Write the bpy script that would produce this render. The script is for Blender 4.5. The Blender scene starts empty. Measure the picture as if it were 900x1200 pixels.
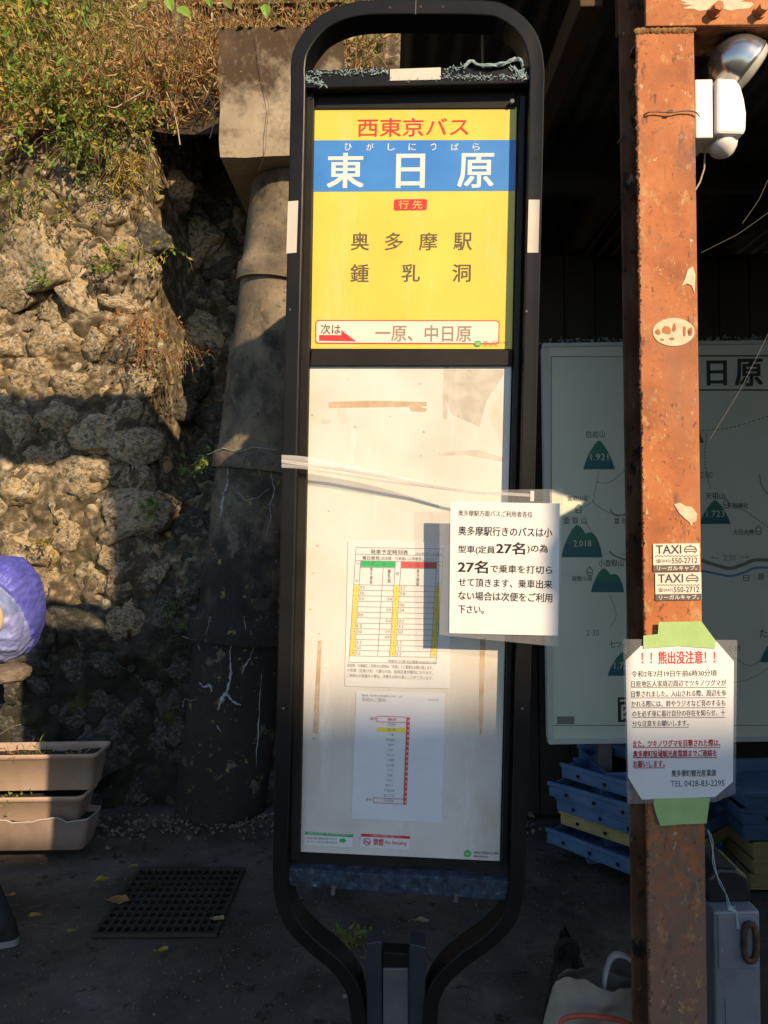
import bpy, bmesh, math, random
from mathutils import Vector, Matrix, noise
random.seed(7)
R = math.radians
scene = bpy.context.scene
COL = scene.collection

# ------------------------------------------------------------------ camera
ROLL = 0.0135
CAM_P = Vector((0, 0, 1.5))
RT = Vector((math.cos(ROLL), 0, -math.sin(ROLL)))
UP = Vector((math.sin(ROLL), 0, math.cos(ROLL)))
FW = Vector((0, 1, 0))
camd = bpy.data.cameras.new('camera')
camd.sensor_fit = 'AUTO'; camd.sensor_width = 36; camd.lens = 27.0
camd.clip_start = 0.05; camd.clip_end = 2000
cam = bpy.data.objects.new('camera', camd); COL.objects.link(cam)
cam.matrix_world = Matrix(((RT.x, UP.x, 0, CAM_P.x), (RT.y, UP.y, -1, CAM_P.y), (RT.z, UP.z, 0, CAM_P.z), (0, 0, 0, 1)))
scene.camera = cam

# ------------------------------------------------------------------ sky and sun
SUN_K, SUN_M = 0.70, 0.60          # leftward shift and drop of the sunlight per metre of depth
SUN_DIR = Vector((-SUN_K, 1, -SUN_M)).normalized()
world = bpy.data.worlds.new('World'); scene.world = world; world.use_nodes = True
wn = world.node_tree.nodes; wl = world.node_tree.links
sky = wn.new('ShaderNodeTexSky'); sky.sky_type = 'NISHITA'; sky.sun_disc = False
sky.sun_elevation = math.asin(-SUN_DIR.z)
sky.sun_rotation = math.atan2(-SUN_DIR.x, -SUN_DIR.y)
sky.air_density = 1.0; sky.dust_density = 0.6; sky.ozone_density = 2.5
wn['Background'].inputs['Strength'].default_value = 0.125
wl.new(sky.outputs[0], wn['Background'].inputs['Color'])
sd = bpy.data.lights.new('sun', 'SUN'); sd.energy = 5.0; sd.angle = R(0.5); sd.color = (1.0, 0.74, 0.46)
sun = bpy.data.objects.new('sun', sd); COL.objects.link(sun)
sun.rotation_euler = SUN_DIR.to_track_quat('-Z', 'Y').to_euler(); sun.location = (4, -6, 6)
scene.view_settings.view_transform = 'Standard'
scene.view_settings.look = 'None'
scene.view_settings.exposure = 0.42
scene.view_settings.gamma = 1.0
scene.cycles.max_bounces = 6
scene.cycles.transparent_max_bounces = 12

# ------------------------------------------------------------------ geometry helpers
def ray(px, py):
    return (FW + RT * ((px - 450) / 900.0) + UP * ((600 - py) / 900.0))
def at(px, py, Y):
    return CAM_P + ray(px, py) * Y

class MB:
    """collects faces for one mesh"""
    def __init__(s): s.v = []; s.f = []; s.m = []; s.sm = []
    def add(s, vs, fs, mi=0, smooth=False):
        n = len(s.v); s.v += [tuple(v) for v in vs]
        for f in fs: s.f.append([i + n for i in f]); s.m.append(mi); s.sm.append(smooth)
    def box(s, x0, x1, y0, y1, z0, z1, mi=0, M=None):
        vs = [Vector((x, y, z)) for z in (z0, z1) for x, y in ((x0, y0), (x1, y0), (x1, y1), (x0, y1))]
        if M is not None: vs = [M @ v for v in vs]
        s.add(vs, [(0, 3, 2, 1), (4, 5, 6, 7), (0, 1, 5, 4), (1, 2, 6, 5), (2, 3, 7, 6), (3, 0, 4, 7)], mi)
    def prism(s, poly, y0, y1, mi=0):
        """poly: list of (x,z); counter-clockwise seen from -Y"""
        a = sum(poly[i][0] * poly[(i + 1) % len(poly)][1] - poly[(i + 1) % len(poly)][0] * poly[i][1] for i in range(len(poly)))
        if a < 0: poly = poly[::-1]
        n = len(poly)
        vs = [(x, y0, z) for x, z in poly] + [(x, y1, z) for x, z in poly]
        fs = [tuple(range(n)), tuple(range(2 * n - 1, n - 1, -1))] + [(i, i + n, (i + 1) % n + n, (i + 1) % n) for i in range(n)]
        s.add(vs, fs, mi)
    def tube(s, pts, r, n=8, mi=0, caps=True):
        pts = [Vector(p) for p in pts]; rs = r if isinstance(r, (list, tuple)) else [r] * len(pts)
        vs = []; up = None
        for i, p in enumerate(pts):
            t = (pts[min(i + 1, len(pts) - 1)] - pts[max(i - 1, 0)]).normalized()
            if up is None:
                up = t.cross(Vector((0.3, 0.5, 0.8))).normalized()
            up = (up - t * up.dot(t)).normalized(); w = t.cross(up)
            for k in range(n):
                a = 2 * math.pi * k / n
                vs.append(p + (up * math.cos(a) + w * math.sin(a)) * rs[i])
        fs = []
        for i in range(len(pts) - 1):
            for k in range(n):
                fs.append((i * n + k, i * n + (k + 1) % n, (i + 1) * n + (k + 1) % n, (i + 1) * n + k))
        s.add(vs, fs, mi, True)
        if caps:
            s.add([vs[k] for k in range(n)][::-1], [tuple(range(n))], mi)
            s.add([vs[(len(pts) - 1) * n + k] for k in range(n)], [tuple(range(n))], mi)
    def ribbon(s, path, w, y0, y1, mi=0):
        """rectangular bar of face width w swept along path (x,z)"""
        P = [Vector(p) for p in path]; n = len(P); vs = []
        for i in range(n):
            t = (P[min(i + 1, n - 1)] - P[max(i - 1, 0)]).normalized()
            nn = Vector((-t.y, t.x)) * (w / 2)
            a = P[i] + nn; b = P[i] - nn
            vs += [(a.x, y0, a.y), (b.x, y0, b.y), (b.x, y1, b.y), (a.x, y1, a.y)]
        fs = []
        for i in range(n - 1):
            for k in range(4):
                fs.append((i * 4 + k, (i + 1) * 4 + k, (i + 1) * 4 + (k + 1) % 4, i * 4 + (k + 1) % 4))
        fs += [(0, 1, 2, 3), ((n - 1) * 4 + 3, (n - 1) * 4 + 2, (n - 1) * 4 + 1, (n - 1) * 4)]
        s.add(vs, fs, mi)
    def build(s, name, mats, parent=None, bevel=0, smooth=False):
        me = bpy.data.meshes.new(name); me.from_pydata(s.v, [], s.f)
        if not isinstance(mats, (list, tuple)): mats = [mats]
        for m in mats: me.materials.append(m)
        me.polygons.foreach_set('material_index', s.m)
        me.polygons.foreach_set('use_smooth', [bool(a or smooth) for a in s.sm])
        me.update()
        o = bpy.data.objects.new(name, me); COL.objects.link(o)
        if parent is not None: o.parent = parent
        if bevel:
            b = o.modifiers.new('bevel', 'BEVEL'); b.width = bevel; b.segments = 2; b.limit_method = 'ANGLE'; b.angle_limit = R(35)
        return o

def link_mesh(name, me, parent=None, M=None):
    o = bpy.data.objects.new(name, me); COL.objects.link(o)
    if parent is not None: o.parent = parent
    if M is not None: o.matrix_local = M
    return o
def tag(o, label=None, cat=None, group=None, kind=None):
    if label: o['label'] = label
    if cat: o['category'] = cat
    if group: o['group'] = group
    if kind: o['kind'] = kind
    return o
def thing(name, loc, label, cat, group=None, rz=0, M=None):
    o = bpy.data.objects.new(name, None); COL.objects.link(o); o.empty_display_size = 0.1
    if M is not None: o.matrix_world = M
    else: o.location = loc; o.rotation_euler = (0, 0, rz)
    return tag(o, label, cat, group)
def catmull(pts, k=5):
    P = [Vector(p) for p in pts]; out = []
    for i in range(len(P) - 1):
        a = P[max(i - 1, 0)]; b = P[i]; c = P[i + 1]; d = P[min(i + 2, len(P) - 1)]
        for j in range(k):
            t = j / k
            out.append(0.5 * ((2 * b) + (c - a) * t + (2 * a - 5 * b + 4 * c - d) * t * t + (3 * b - a - 3 * c + d) * t ** 3))
    out.append(P[-1]); return out

# ------------------------------------------------------------------ materials
def mat(name, cols, scale=5.0, detail=6.0, rough=0.7, metal=0.0, bump=0.0, bscale=None, stretch=(1, 1, 1),
        layers=(), rand=False, alpha=1.0, coat=0.0, rough_var=0.0, spec=0.5, zlayer=None):
    """cols: list of (pos, rgb) for a noise ramp. layers: (rgb, scale, lo, hi, stretch) noise-masked patches on top."""
    m = bpy.data.materials.new(name); m.use_nodes = True
    nt = m.node_tree; N = nt.nodes; L = nt.links; b = N['Principled BSDF']
    tc = N.new('ShaderNodeTexCoord'); vec = tc.outputs['Object']
    if rand:
        oi = N.new('ShaderNodeObjectInfo'); ad = N.new('ShaderNodeVectorMath'); ad.operation = 'ADD'
        sc = N.new('ShaderNodeVectorMath'); sc.operation = 'SCALE'; sc.inputs['Scale'].default_value = 1.0
        L.new(oi.outputs['Location'], sc.inputs[0]); L.new(vec, ad.inputs[0]); L.new(sc.outputs[0], ad.inputs[1]); vec = ad.outputs[0]
    def nz(scale, detail, stretch=(1, 1, 1), off=0.0, rgh=0.6):
        mp = N.new('ShaderNodeMapping'); mp.inputs['Scale'].default_value = stretch
        mp.inputs['Location'].default_value = (off, off * 1.7, off * 0.6)
        L.new(vec, mp.inputs['Vector'])
        n = N.new('ShaderNodeTexNoise'); n.inputs['Scale'].default_value = scale; n.inputs['Detail'].default_value = detail
        n.inputs['Roughness'].default_value = rgh
        L.new(mp.outputs[0], n.inputs['Vector']); return n.outputs['Fac']
    if isinstance(cols, tuple): cols = [(0.5, cols)]
    if len(cols) > 1 or layers:
        cr = N.new('ShaderNodeValToRGB'); e = cr.color_ramp.elements
        while len(e) < len(cols): e.new(0.5)
        if len(cols) == 1: e.remove(e[1])
        for i, (p, c) in enumerate(cols): e[i].position = p; e[i].color = (*c, 1)
        L.new(nz(scale, detail, stretch), cr.inputs[0]); col = cr.outputs[0]
        if zlayer:
            c, zlo, zhi, sc2, k2 = zlayer      # stain (on soil and pipe: painted shade) that starts at a height, with a ragged noise edge
            tw = N.new('ShaderNodeTexCoord'); sx = N.new('ShaderNodeSeparateXYZ'); L.new(tw.outputs['Object'], sx.inputs[0])
            mr = N.new('ShaderNodeMapRange'); mr.inputs['From Min'].default_value = zlo; mr.inputs['From Max'].default_value = zhi; mr.clamp = True
            L.new(sx.outputs['Z'], mr.inputs['Value'])
            ma = N.new('ShaderNodeMath'); ma.operation = 'ADD'; L.new(mr.outputs[0], ma.inputs[0]); L.new(nz(sc2, 9, (1, 1, 1), 2.2, .72), ma.inputs[1])
            m2 = N.new('ShaderNodeMapRange'); m2.inputs['From Min'].default_value = 1.0 - k2; m2.inputs['From Max'].default_value = 1.0 + k2
            L.new(ma.outputs[0], m2.inputs['Value']); mx = N.new('ShaderNodeMix'); mx.data_type = 'RGBA'
            L.new(m2.outputs[0], mx.inputs[0]); L.new(col, mx.inputs[6]); mx.inputs[7].default_value = (*c, 1); col = mx.outputs[2]
        for i, (c, s2, lo, hi, st) in enumerate(layers):
            mr = N.new('ShaderNodeMapRange'); mr.inputs['From Min'].default_value = lo; mr.inputs['From Max'].default_value = hi
            L.new(nz(s2, 7.0, st, 3.3 + i * 5.1, 0.68), mr.inputs['Value'])
            mx = N.new('ShaderNodeMix'); mx.data_type = 'RGBA'
            L.new(mr.outputs[0], mx.inputs[0]); L.new(col, mx.inputs[6]); mx.inputs[7].default_value = (*c, 1); col = mx.outputs[2]
        L.new(col, b.inputs['Base Color'])
    else:
        b.inputs['Base Color'].default_value = (*cols[0][1], 1)
    b.inputs['Roughness'].default_value = rough; b.inputs['Metallic'].default_value = metal
    b.inputs['Specular IOR Level'].default_value = spec; b.inputs['Coat Weight'].default_value = coat
    if rough_var:
        mr = N.new('ShaderNodeMapRange'); mr.inputs['To Min'].default_value = rough - rough_var; mr.inputs['To Max'].default_value = rough + rough_var
        L.new(nz(scale * 3, 5, stretch, 9.0), mr.inputs['Value']); L.new(mr.outputs[0], b.inputs['Roughness'])
    if bump:
        bs = bscale if isinstance(bscale, (list, tuple)) else [bscale or scale * 4]
        nrm = None
        for i, q in enumerate(bs):
            bp = N.new('ShaderNodeBump'); bp.inputs['Strength'].default_value = min(1, bump * 20); bp.inputs['Distance'].default_value = 0.05 / max(q, 1) * (bump * 20)
            L.new(nz(q, 8, stretch, 7.0 + i, 0.65), bp.inputs['Height'])
            if nrm: L.new(nrm, bp.inputs['Normal'])
            nrm = bp.outputs[0]
        L.new(nrm, b.inputs['Normal'])
    if alpha < 1: b.inputs['Alpha'].default_value = alpha
    return m
def leafmat(name, c, c2=None, tr=0.35):
    m = mat(name, [(0.3, c), (0.7, c2 or c)], scale=9, detail=3, rough=0.55, rand=True)
    nt = m.node_tree; N = nt.nodes; L = nt.links; b = N['Principled BSDF']; out = [n for n in N if n.type == 'OUTPUT_MATERIAL'][0]
    t = N.new('ShaderNodeBsdfTranslucent'); mx = N.new('ShaderNodeMixShader'); mx.inputs[0].default_value = tr
    src = b.inputs['Base Color'].links[0].from_socket
    L.new(src, t.inputs['Color']); L.new(b.outputs[0], mx.inputs[1]); L.new(t.outputs[0], mx.inputs[2]); L.new(mx.outputs[0], out.inputs['Surface'])
    return m

M_ = {}
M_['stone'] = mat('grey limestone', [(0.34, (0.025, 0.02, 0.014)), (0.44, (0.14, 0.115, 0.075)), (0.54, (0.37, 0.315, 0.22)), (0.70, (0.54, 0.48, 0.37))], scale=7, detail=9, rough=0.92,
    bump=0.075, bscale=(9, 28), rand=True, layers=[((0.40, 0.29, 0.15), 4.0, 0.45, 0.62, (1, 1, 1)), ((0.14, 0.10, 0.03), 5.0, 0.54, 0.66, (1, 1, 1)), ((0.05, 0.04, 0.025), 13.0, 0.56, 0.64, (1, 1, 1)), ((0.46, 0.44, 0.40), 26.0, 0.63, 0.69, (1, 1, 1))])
M_['shadestone'] = mat('shade-darkened limestone', [(0.32, (0.018, 0.016, 0.013)), (0.5, (0.055, 0.05, 0.04)), (0.62, (0.13, 0.12, 0.105)), (0.78, (0.26, 0.25, 0.23))], scale=6, detail=9, rough=0.85,
    bump=0.075, bscale=(9, 28), rand=True, layers=[((0.03, 0.035, 0.012), 5.0, 0.5, 0.64, (1, 1, 1)), ((0.30, 0.30, 0.29), 30.0, 0.63, 0.69, (1, 1, 1))])  # darker copy of the stone: shade painted into the recess and wall foot
M_['soil'] = mat('mossy joint soil', [(0.3, (0.03, 0.022, 0.012)), (0.5, (0.10, 0.075, 0.045)), (0.66, (0.32, 0.265, 0.175))], scale=17, detail=9, rough=0.97, bump=0.12, bscale=(18, 60), zlayer=((0.022, 0.020, 0.014), 1.7, .2, 6, .15),  # zlayer: shade painted into the lower joints
    layers=[((0.06, 0.07, 0.015), 6.0, 0.55, 0.68, (1, 1, 1))])
M_['bank'] = mat('bank earth', [(0.3, (0.02, 0.013, 0.007)), (0.7, (0.07, 0.048, 0.025))], scale=5, detail=8, rough=0.95, bump=0.06, bscale=20)
M_['asphalt'] = mat('old asphalt', [(0.3, (0.036, 0.031, 0.025)), (0.55, (0.075, 0.066, 0.054)), (0.75, (0.13, 0.115, 0.092))], scale=2.6, detail=10, rough=0.9, bump=0.05, bscale=(60, 140),
    layers=[((0.16, 0.15, 0.14), 150.0, 0.66, 0.72, (1, 1, 1)), ((0.03, 0.028, 0.02), 3.0, 0.52, 0.7, (1, 1, 1)), ((0.10, 0.075, 0.045), 7, 0.6, 0.72, (1, 1, 1)), ((0.15, 0.13, 0.11), 2.2, 0.52, 0.70, (1, 1, 1)), ((0.02, 0.018, 0.015), 16, 0.58, 0.66, (1, 1, 1)), ((0.07, 0.05, 0.03), 35.0, 0.66, 0.74, (1, 1, 1))])
M_['grit'] = mat('road grit', [(0.35, (0.09, 0.07, 0.05)), (0.7, (0.22, 0.19, 0.15))], scale=9, rough=0.95)
M_['concrete'] = mat('aged concrete', [(0.3, (0.23, 0.185, 0.13)), (0.7, (0.38, 0.32, 0.23))], scale=4, detail=8, rough=0.9, bump=0.03, bscale=(12, 60),
    layers=[((0.10, 0.06, 0.03), 3.0, 0.54, 0.68, (1, 1, 1.4)), ((0.30, 0.22, 0.08), 15, 0.66, 0.7, (1, 1, 1)), ((0.15, 0.125, 0.095), 40, 0.55, 0.72, (1, 1, .5))], zlayer=((0.055, 0.033, 0.016), 2.95, 4.05, 7, .10))
M_['blackframe'] = mat('black painted steel', [(0.35, (0.006, 0.006, 0.007)), (0.7, (0.012, 0.0115, 0.012))], scale=6, detail=6, rough=0.40, bump=0.004, bscale=80, rough_var=0.12, spec=0.22,
    layers=[((0.09, 0.08, 0.07), 60, 0.70, 0.74, (1, 1, 1))])
M_['blackplate'] = mat('dull black plate', [(0.35, (0.008, 0.007, 0.006)), (0.7, (0.022, 0.019, 0.016))], scale=5, detail=7, rough=0.6, spec=.25, rough_var=0.1)
M_['bracket'] = mat('blue black steel', [(0.35, (0.012, 0.016, 0.025)), (0.7, (0.03, 0.035, 0.045))], scale=5, detail=7, rough=0.5)
M_['galv'] = mat('grey galvanised steel', [(0.35, (0.10, 0.10, 0.10)), (0.7, (0.16, 0.16, 0.16))], scale=12, detail=6, rough=0.5, metal=0.3)
M_['panelwhite'] = mat('weathered white board', [(0.3, (0.58, 0.54, 0.46)), (0.5, (0.68, 0.65, 0.585)), (0.7, (0.74, 0.72, 0.67))], scale=4, detail=8, rough=0.32, bump=0.006, bscale=25,
    layers=[((0.58, 0.48, 0.36), 8, 0.58, 0.76, (1, 1, 0.5)), ((0.52, 0.46, 0.38), 30, 0.62, 0.80, (1, 1, 0.12)), ((0.78, 0.76, 0.72), 14, 0.60, 0.7, (1, 1, .2))])
M_['yellow'] = mat('yellow sign print', [(0.35, (0.64, 0.525, 0.065)), (0.65, (0.71, 0.60, 0.09))], scale=5, detail=6, rough=0.35, layers=[((0.70, 0.62, 0.26), 14, 0.56, 0.80, (1, 1, 0.15)), ((0.42, 0.34, 0.08), 90, 0.70, 0.74, (1, 1, 1))], rough_var=.1, bump=.002, bscale=9)
M_['blueprint'] = mat('blue sign print', [(0.35, (0.035, 0.19, 0.58)), (0.65, (0.06, 0.25, 0.66))], scale=5, detail=6, rough=0.35)
M_['signwhite'] = mat('white sign print', (0.74, 0.72, 0.69), rough=0.35)
M_['signred'] = mat('red sign print', (0.72, 0.035, 0.03), rough=0.4)
M_['inkbrown'] = mat('faded brown ink', (0.12, 0.085, 0.04), rough=0.5)
M_['inkfaded'] = mat('sun bleached ink', (0.30, 0.23, 0.17), rough=0.5)
M_['ink'] = mat('black ink', (0.015, 0.014, 0.014), rough=0.6)
M_['inkgrey'] = mat('grey ink', (0.16, 0.15, 0.15), rough=0.6)
M_['inkred'] = mat('red ink', (0.65, 0.02, 0.03), rough=0.6)
M_['inkmaroon'] = mat('dark red ink', (0.38, 0.02, 0.04), rough=0.6)
M_['green'] = mat('green print', (0.04, 0.42, 0.13), rough=0.5)
M_['ylwcell'] = mat('pale yellow print', (0.80, 0.68, 0.10), rough=0.6)
M_['paper'] = mat('white paper', [(0.3, (0.73, 0.725, 0.715)), (0.7, (0.78, 0.775, 0.77))], scale=6, detail=4, rough=0.55, coat=0.3)
M_['oldpaper'] = mat('weathered paper', [(0.3, (0.66, 0.65, 0.63)), (0.7, (0.75, 0.745, 0.73))], scale=12, detail=7, rough=0.6, bump=0.004, bscale=30)
M_['bluepaper'] = mat('thin white paper', [(0.3, (0.68, 0.69, 0.72)), (0.7, (0.76, 0.77, 0.80))], scale=8, detail=6, rough=0.5)
M_['laminate'] = mat('clear laminate film', (0.75, 0.75, 0.75), rough=0.2, alpha=0.10, spec=0.6, bump=.004, bscale=12)
M_['tapeclear'] = mat('milky stretched tape', [(0.35, (0.75, 0.72, 0.7)), (0.7, (0.9, 0.88, 0.86))], scale=40, detail=3, rough=0.25, alpha=0.42, stretch=(0.1, 1, 3))
M_['tapegreen'] = mat('pale green masking tape', [(0.35, (0.36, 0.55, 0.20)), (0.7, (0.44, 0.62, 0.26))], scale=20, detail=4, rough=0.5, alpha=0.9)
M_['tapeblue'] = mat('frayed blue tape', [(0.35, (0.006, 0.010, 0.02)), (0.6, (0.03, 0.055, 0.085)), (0.75, (0.16, 0.21, 0.26))], scale=60, detail=6, rough=0.7, bump=0.02, bscale=120)
M_['glue'] = mat('tan glue residue', [(0.35, (0.62, 0.42, 0.22)), (0.65, (0.78, 0.62, 0.42))], scale=40, detail=6, rough=0.6, alpha=0.38)
M_['gluegrey'] = mat('grey glue residue', [(0.35, (0.50, 0.47, 0.40)), (0.65, (0.80, 0.76, 0.66))], scale=40, detail=6, rough=0.6, alpha=0.22)
M_['reflector'] = mat('beige reflective strip', [(0.35, (0.55, 0.50, 0.42)), (0.7, (0.66, 0.61, 0.52))], scale=10, detail=5, rough=0.45)
M_['rust'] = mat('rusty orange paint', [(0.3, (0.22, 0.065, 0.022)), (0.5, (0.42, 0.135, 0.04)), (0.72, (0.50, 0.20, 0.075))], scale=7, detail=10, rough=0.75, bump=0.025, bscale=(40, 120),
    layers=[((0.50, 0.27, 0.10), 40, 0.57, 0.68, (1, 1, 0.6)), ((0.12, 0.07, 0.055), 11, 0.585, 0.66, (1, 1, 0.35)), ((0.56, 0.48, 0.30), 55, 0.63, 0.69, (1, 1, 0.7)), ((0.20, 0.07, 0.035), 95, 0.58, 0.66, (1, 1, 1)), ((0.30, 0.13, 0.07), 5, 0.42, 0.66, (1, 1, .3)), ((0.15, 0.055, 0.03), 60, 0.60, 0.66, (1, 1, .5))], zlayer=((0.19, 0.12, 0.08), 1.7, -.2, 34, .10))
M_['rustbeam'] = mat('orange rusted beam paint', [(0.3, (0.22, 0.07, 0.025)), (0.5, (0.42, 0.14, 0.04)), (0.72, (0.50, 0.21, 0.075))], scale=7, detail=10, rough=0.75, bump=0.025, bscale=(40, 120),
    layers=[((0.50, 0.27, 0.10), 40, 0.57, 0.68, (1, 1, 0.6)), ((0.56, 0.48, 0.30), 30, 0.60, 0.69, (1, 1, 0.7)), ((0.20, 0.07, 0.035), 95, 0.58, 0.66, (1, 1, 1))])
M_['rustdark'] = mat('flaking dark rust', [(0.3, (0.05, 0.025, 0.015)), (0.5, (0.18, 0.075, 0.03)), (0.7, (0.30, 0.16, 0.09))], scale=16, detail=9, rough=0.85, bump=0.03, bscale=(50, 120),
    stretch=(1, 1, 0.35), layers=[((0.02, 0.017, 0.015), 22, 0.55, 0.62, (1, 1, 0.5)), ((0.42, 0.38, 0.28), 35, 0.62, 0.68, (1, 1, 0.5))])
M_['weld'] = mat('crusted weld', [(0.3, (0.06, 0.035, 0.02)), (0.6, (0.38, 0.20, 0.08)), (0.75, (0.55, 0.42, 0.22))], scale=90, detail=6, rough=0.9, bump=0.05, bscale=120)
M_['palepaint'] = mat('old pale paint', [(0.35, (0.50, 0.43, 0.28)), (0.7, (0.66, 0.60, 0.44))], scale=50, detail=6, rough=0.7)
M_['whiteplastic'] = mat('white plastic', [(0.4, (0.78, 0.75, 0.70)), (0.7, (0.84, 0.81, 0.77))], scale=5, rough=0.35)
M_['chrome'] = mat('silver reflector', [(0.35, (0.55, 0.54, 0.50)), (0.7, (0.72, 0.71, 0.68))], scale=7, rough=0.22, metal=0.9)
M_['lens'] = mat('lamp lens', (0.55, 0.54, 0.48), rough=0.12, spec=0.8)
M_['wire'] = mat('thin rusty wire of added screen', (0.16, 0.12, 0.08), rough=0.6, metal=0.5)
M_['cable'] = mat('tan cable', (0.35, 0.28, 0.2), rough=0.6)
M_['string'] = mat('pale blue string', (0.40, 0.58, 0.60), rough=0.8)
M_['cobweb'] = mat('cobweb', (0.45, 0.43, 0.4), rough=0.6, alpha=0.5)
M_['mapboard'] = mat('pale green map board', [(0.35, (0.64, 0.70, 0.56)), (0.7, (0.72, 0.76, 0.62))], scale=3, detail=6, rough=0.4)
M_['mapframe'] = mat('map board frame', (0.55, 0.58, 0.52), rough=0.5)
M_['teal'] = mat('teal map ink', (0.04, 0.20, 0.14), rough=0.5)
M_['tealdark'] = mat('blue map ink', (0.035, 0.14, 0.16), rough=0.5)
M_['river'] = mat('river blue ink', (0.10, 0.25, 0.52), rough=0.5)
M_['mapink'] = mat('map ink', (0.03, 0.03, 0.03), rough=0.6)
M_['mapgrey'] = mat('grey map ink', (0.20, 0.21, 0.19), rough=0.6)
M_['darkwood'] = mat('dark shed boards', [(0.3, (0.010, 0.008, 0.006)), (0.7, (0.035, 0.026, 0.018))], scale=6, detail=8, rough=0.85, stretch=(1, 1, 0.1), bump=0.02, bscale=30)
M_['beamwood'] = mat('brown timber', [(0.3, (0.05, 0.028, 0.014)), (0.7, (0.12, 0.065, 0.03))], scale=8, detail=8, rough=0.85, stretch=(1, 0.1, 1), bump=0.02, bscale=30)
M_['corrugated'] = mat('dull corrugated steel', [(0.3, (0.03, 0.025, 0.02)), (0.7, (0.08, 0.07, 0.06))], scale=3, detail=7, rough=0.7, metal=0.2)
M_['crateblue'] = mat('blue crate paint', [(0.35, (0.06, 0.13, 0.25)), (0.7, (0.12, 0.20, 0.34))], scale=6, detail=7, rough=0.6, rand=True, layers=[((0.2, 0.24, 0.3), 14, 0.6, 0.75, (1, 1, 1))])
M_['crateyellow'] = mat('yellow crate paint', [(0.35, (0.36, 0.27, 0.10)), (0.7, (0.50, 0.40, 0.17))], scale=6, detail=7, rough=0.6, rand=True)
M_['planter'] = mat('sun faded brown plastic', [(0.35, (0.42, 0.30, 0.22)), (0.7, (0.52, 0.39, 0.30))], scale=6, detail=6, rough=0.6, bump=0.006, bscale=30, layers=[((0.5, 0.42, 0.36), 12, 0.6, 0.8, (1, 1, 1))])
M_['plantergrey'] = mat('greyed brown plastic', [(0.35, (0.17, 0.12, 0.09)), (0.7, (0.26, 0.20, 0.16))], scale=6, detail=6, rough=0.7)
M_['brokenedge'] = mat('pale broken edge', (0.5, 0.46, 0.42), rough=0.7)
M_['pipe'] = mat('stained old concrete pipe', zlayer=((0.022, 0.020, 0.017), 2.6, .2, 7, .12), cols= [(0.34, (0.045, 0.036, 0.026)), (0.5, (0.15, 0.12, 0.08)), (0.7, (0.28, 0.225, 0.15))], scale=4.5, detail=8, rough=0.85, bump=0.02, bscale=(25, 90),  # zlayer: shade painted into the lower pipes, under the real stains
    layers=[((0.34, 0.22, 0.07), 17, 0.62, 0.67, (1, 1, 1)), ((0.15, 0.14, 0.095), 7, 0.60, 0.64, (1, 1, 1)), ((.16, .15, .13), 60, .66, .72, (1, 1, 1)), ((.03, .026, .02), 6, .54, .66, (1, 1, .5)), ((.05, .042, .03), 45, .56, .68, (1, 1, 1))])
M_['pipelit'] = mat('lit copy of concrete pipe', [(0.3, (0.15, 0.12, 0.085)), (0.55, (0.24, 0.20, 0.15)), (0.8, (0.33, 0.28, 0.21))], scale=3.5, detail=8, rough=0.85, bump=0.02, bscale=(25, 90),  # unused copy of the pipe colour, lightened for the sunlit upper sections
    layers=[((0.40, 0.27, 0.08), 19, 0.60, 0.65, (1, 1, 1)), ((0.07, 0.06, 0.045), 9, 0.56, 0.64, (1, 1, 1)), ((.08, .065, .045), 70, .58, .68, (1, 1, 1))])
M_['lime'] = mat('white lime streak', [(0.35, (0.30, 0.31, 0.32)), (0.7, (0.55, 0.56, 0.58))], scale=30, rough=0.8)
M_['iron'] = mat('rusted cast iron', [(0.35, (0.022, 0.018, 0.014)), (0.7, (0.045, 0.036, 0.028))], scale=20, detail=6, rough=0.75)
M_['hole_shade'] = mat('painted hole shade', (0.005, 0.005, 0.004), rough=0.95)
M_['greybox'] = mat('scratched grey metal', [(0.35, (0.16, 0.18, 0.21)), (0.7, (0.24, 0.26, 0.29))], scale=7, detail=9, rough=0.5, metal=0.2, bump=0.004, bscale=60, layers=[((0.36, 0.37, 0.38), 60, 0.62, 0.7, (1, 1, 0.5)), ((0.10, 0.08, 0.06), 10, 0.64, 0.76, (1, 1, 1))])
M_['blackplastic'] = mat('black plastic', (0.012, 0.012, 0.013), rough=0.4)
M_['blackcloth'] = mat('black nylon cloth', [(0.35, (0.006, 0.006, 0.006)), (0.7, (0.016, 0.015, 0.014))], scale=20, rough=0.85, bump=0.02, bscale=60)
M_['canvas'] = mat('beige canvas', [(0.35, (0.26, 0.22, 0.17)), (0.7, (0.34, 0.29, 0.23))], scale=14, detail=7, rough=0.9, bump=0.02, bscale=(18, 150))
M_['redtrim'] = mat('red trim', (0.55, 0.09, 0.05), rough=0.7)
M_['strap'] = mat('pale strap', [(0.35, (0.36, 0.35, 0.33)), (0.7, (0.5, 0.48, 0.46))], scale=40, rough=0.8)
M_['bluenylon'] = mat('violet blue nylon', [(0.35, (0.07, 0.08, 0.42)), (0.7, (0.13, 0.14, 0.56))], scale=9, detail=5, rough=0.5, bump=0.03, bscale=12)
M_['bluenylonlight'] = mat('grey blue nylon', [(0.35, (0.12, 0.16, 0.36)), (0.7, (0.20, 0.25, 0.46))], scale=9, detail=5, rough=0.5, bump=0.03, bscale=12)
M_['tanstrap'] = mat('tan padded fabric', (0.42, 0.33, 0.22), rough=0.85)
M_['jacket'] = mat('dark jacket', (0.04, 0.045, 0.06), rough=0.85)
M_['trousers'] = mat('dark trousers', (0.02, 0.022, 0.03), rough=0.85)
M_['skin'] = mat('skin', (0.50, 0.30, 0.20), rough=0.5)
M_['hair'] = mat('dark hair', (0.01, 0.008, 0.007), rough=0.5)
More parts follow.
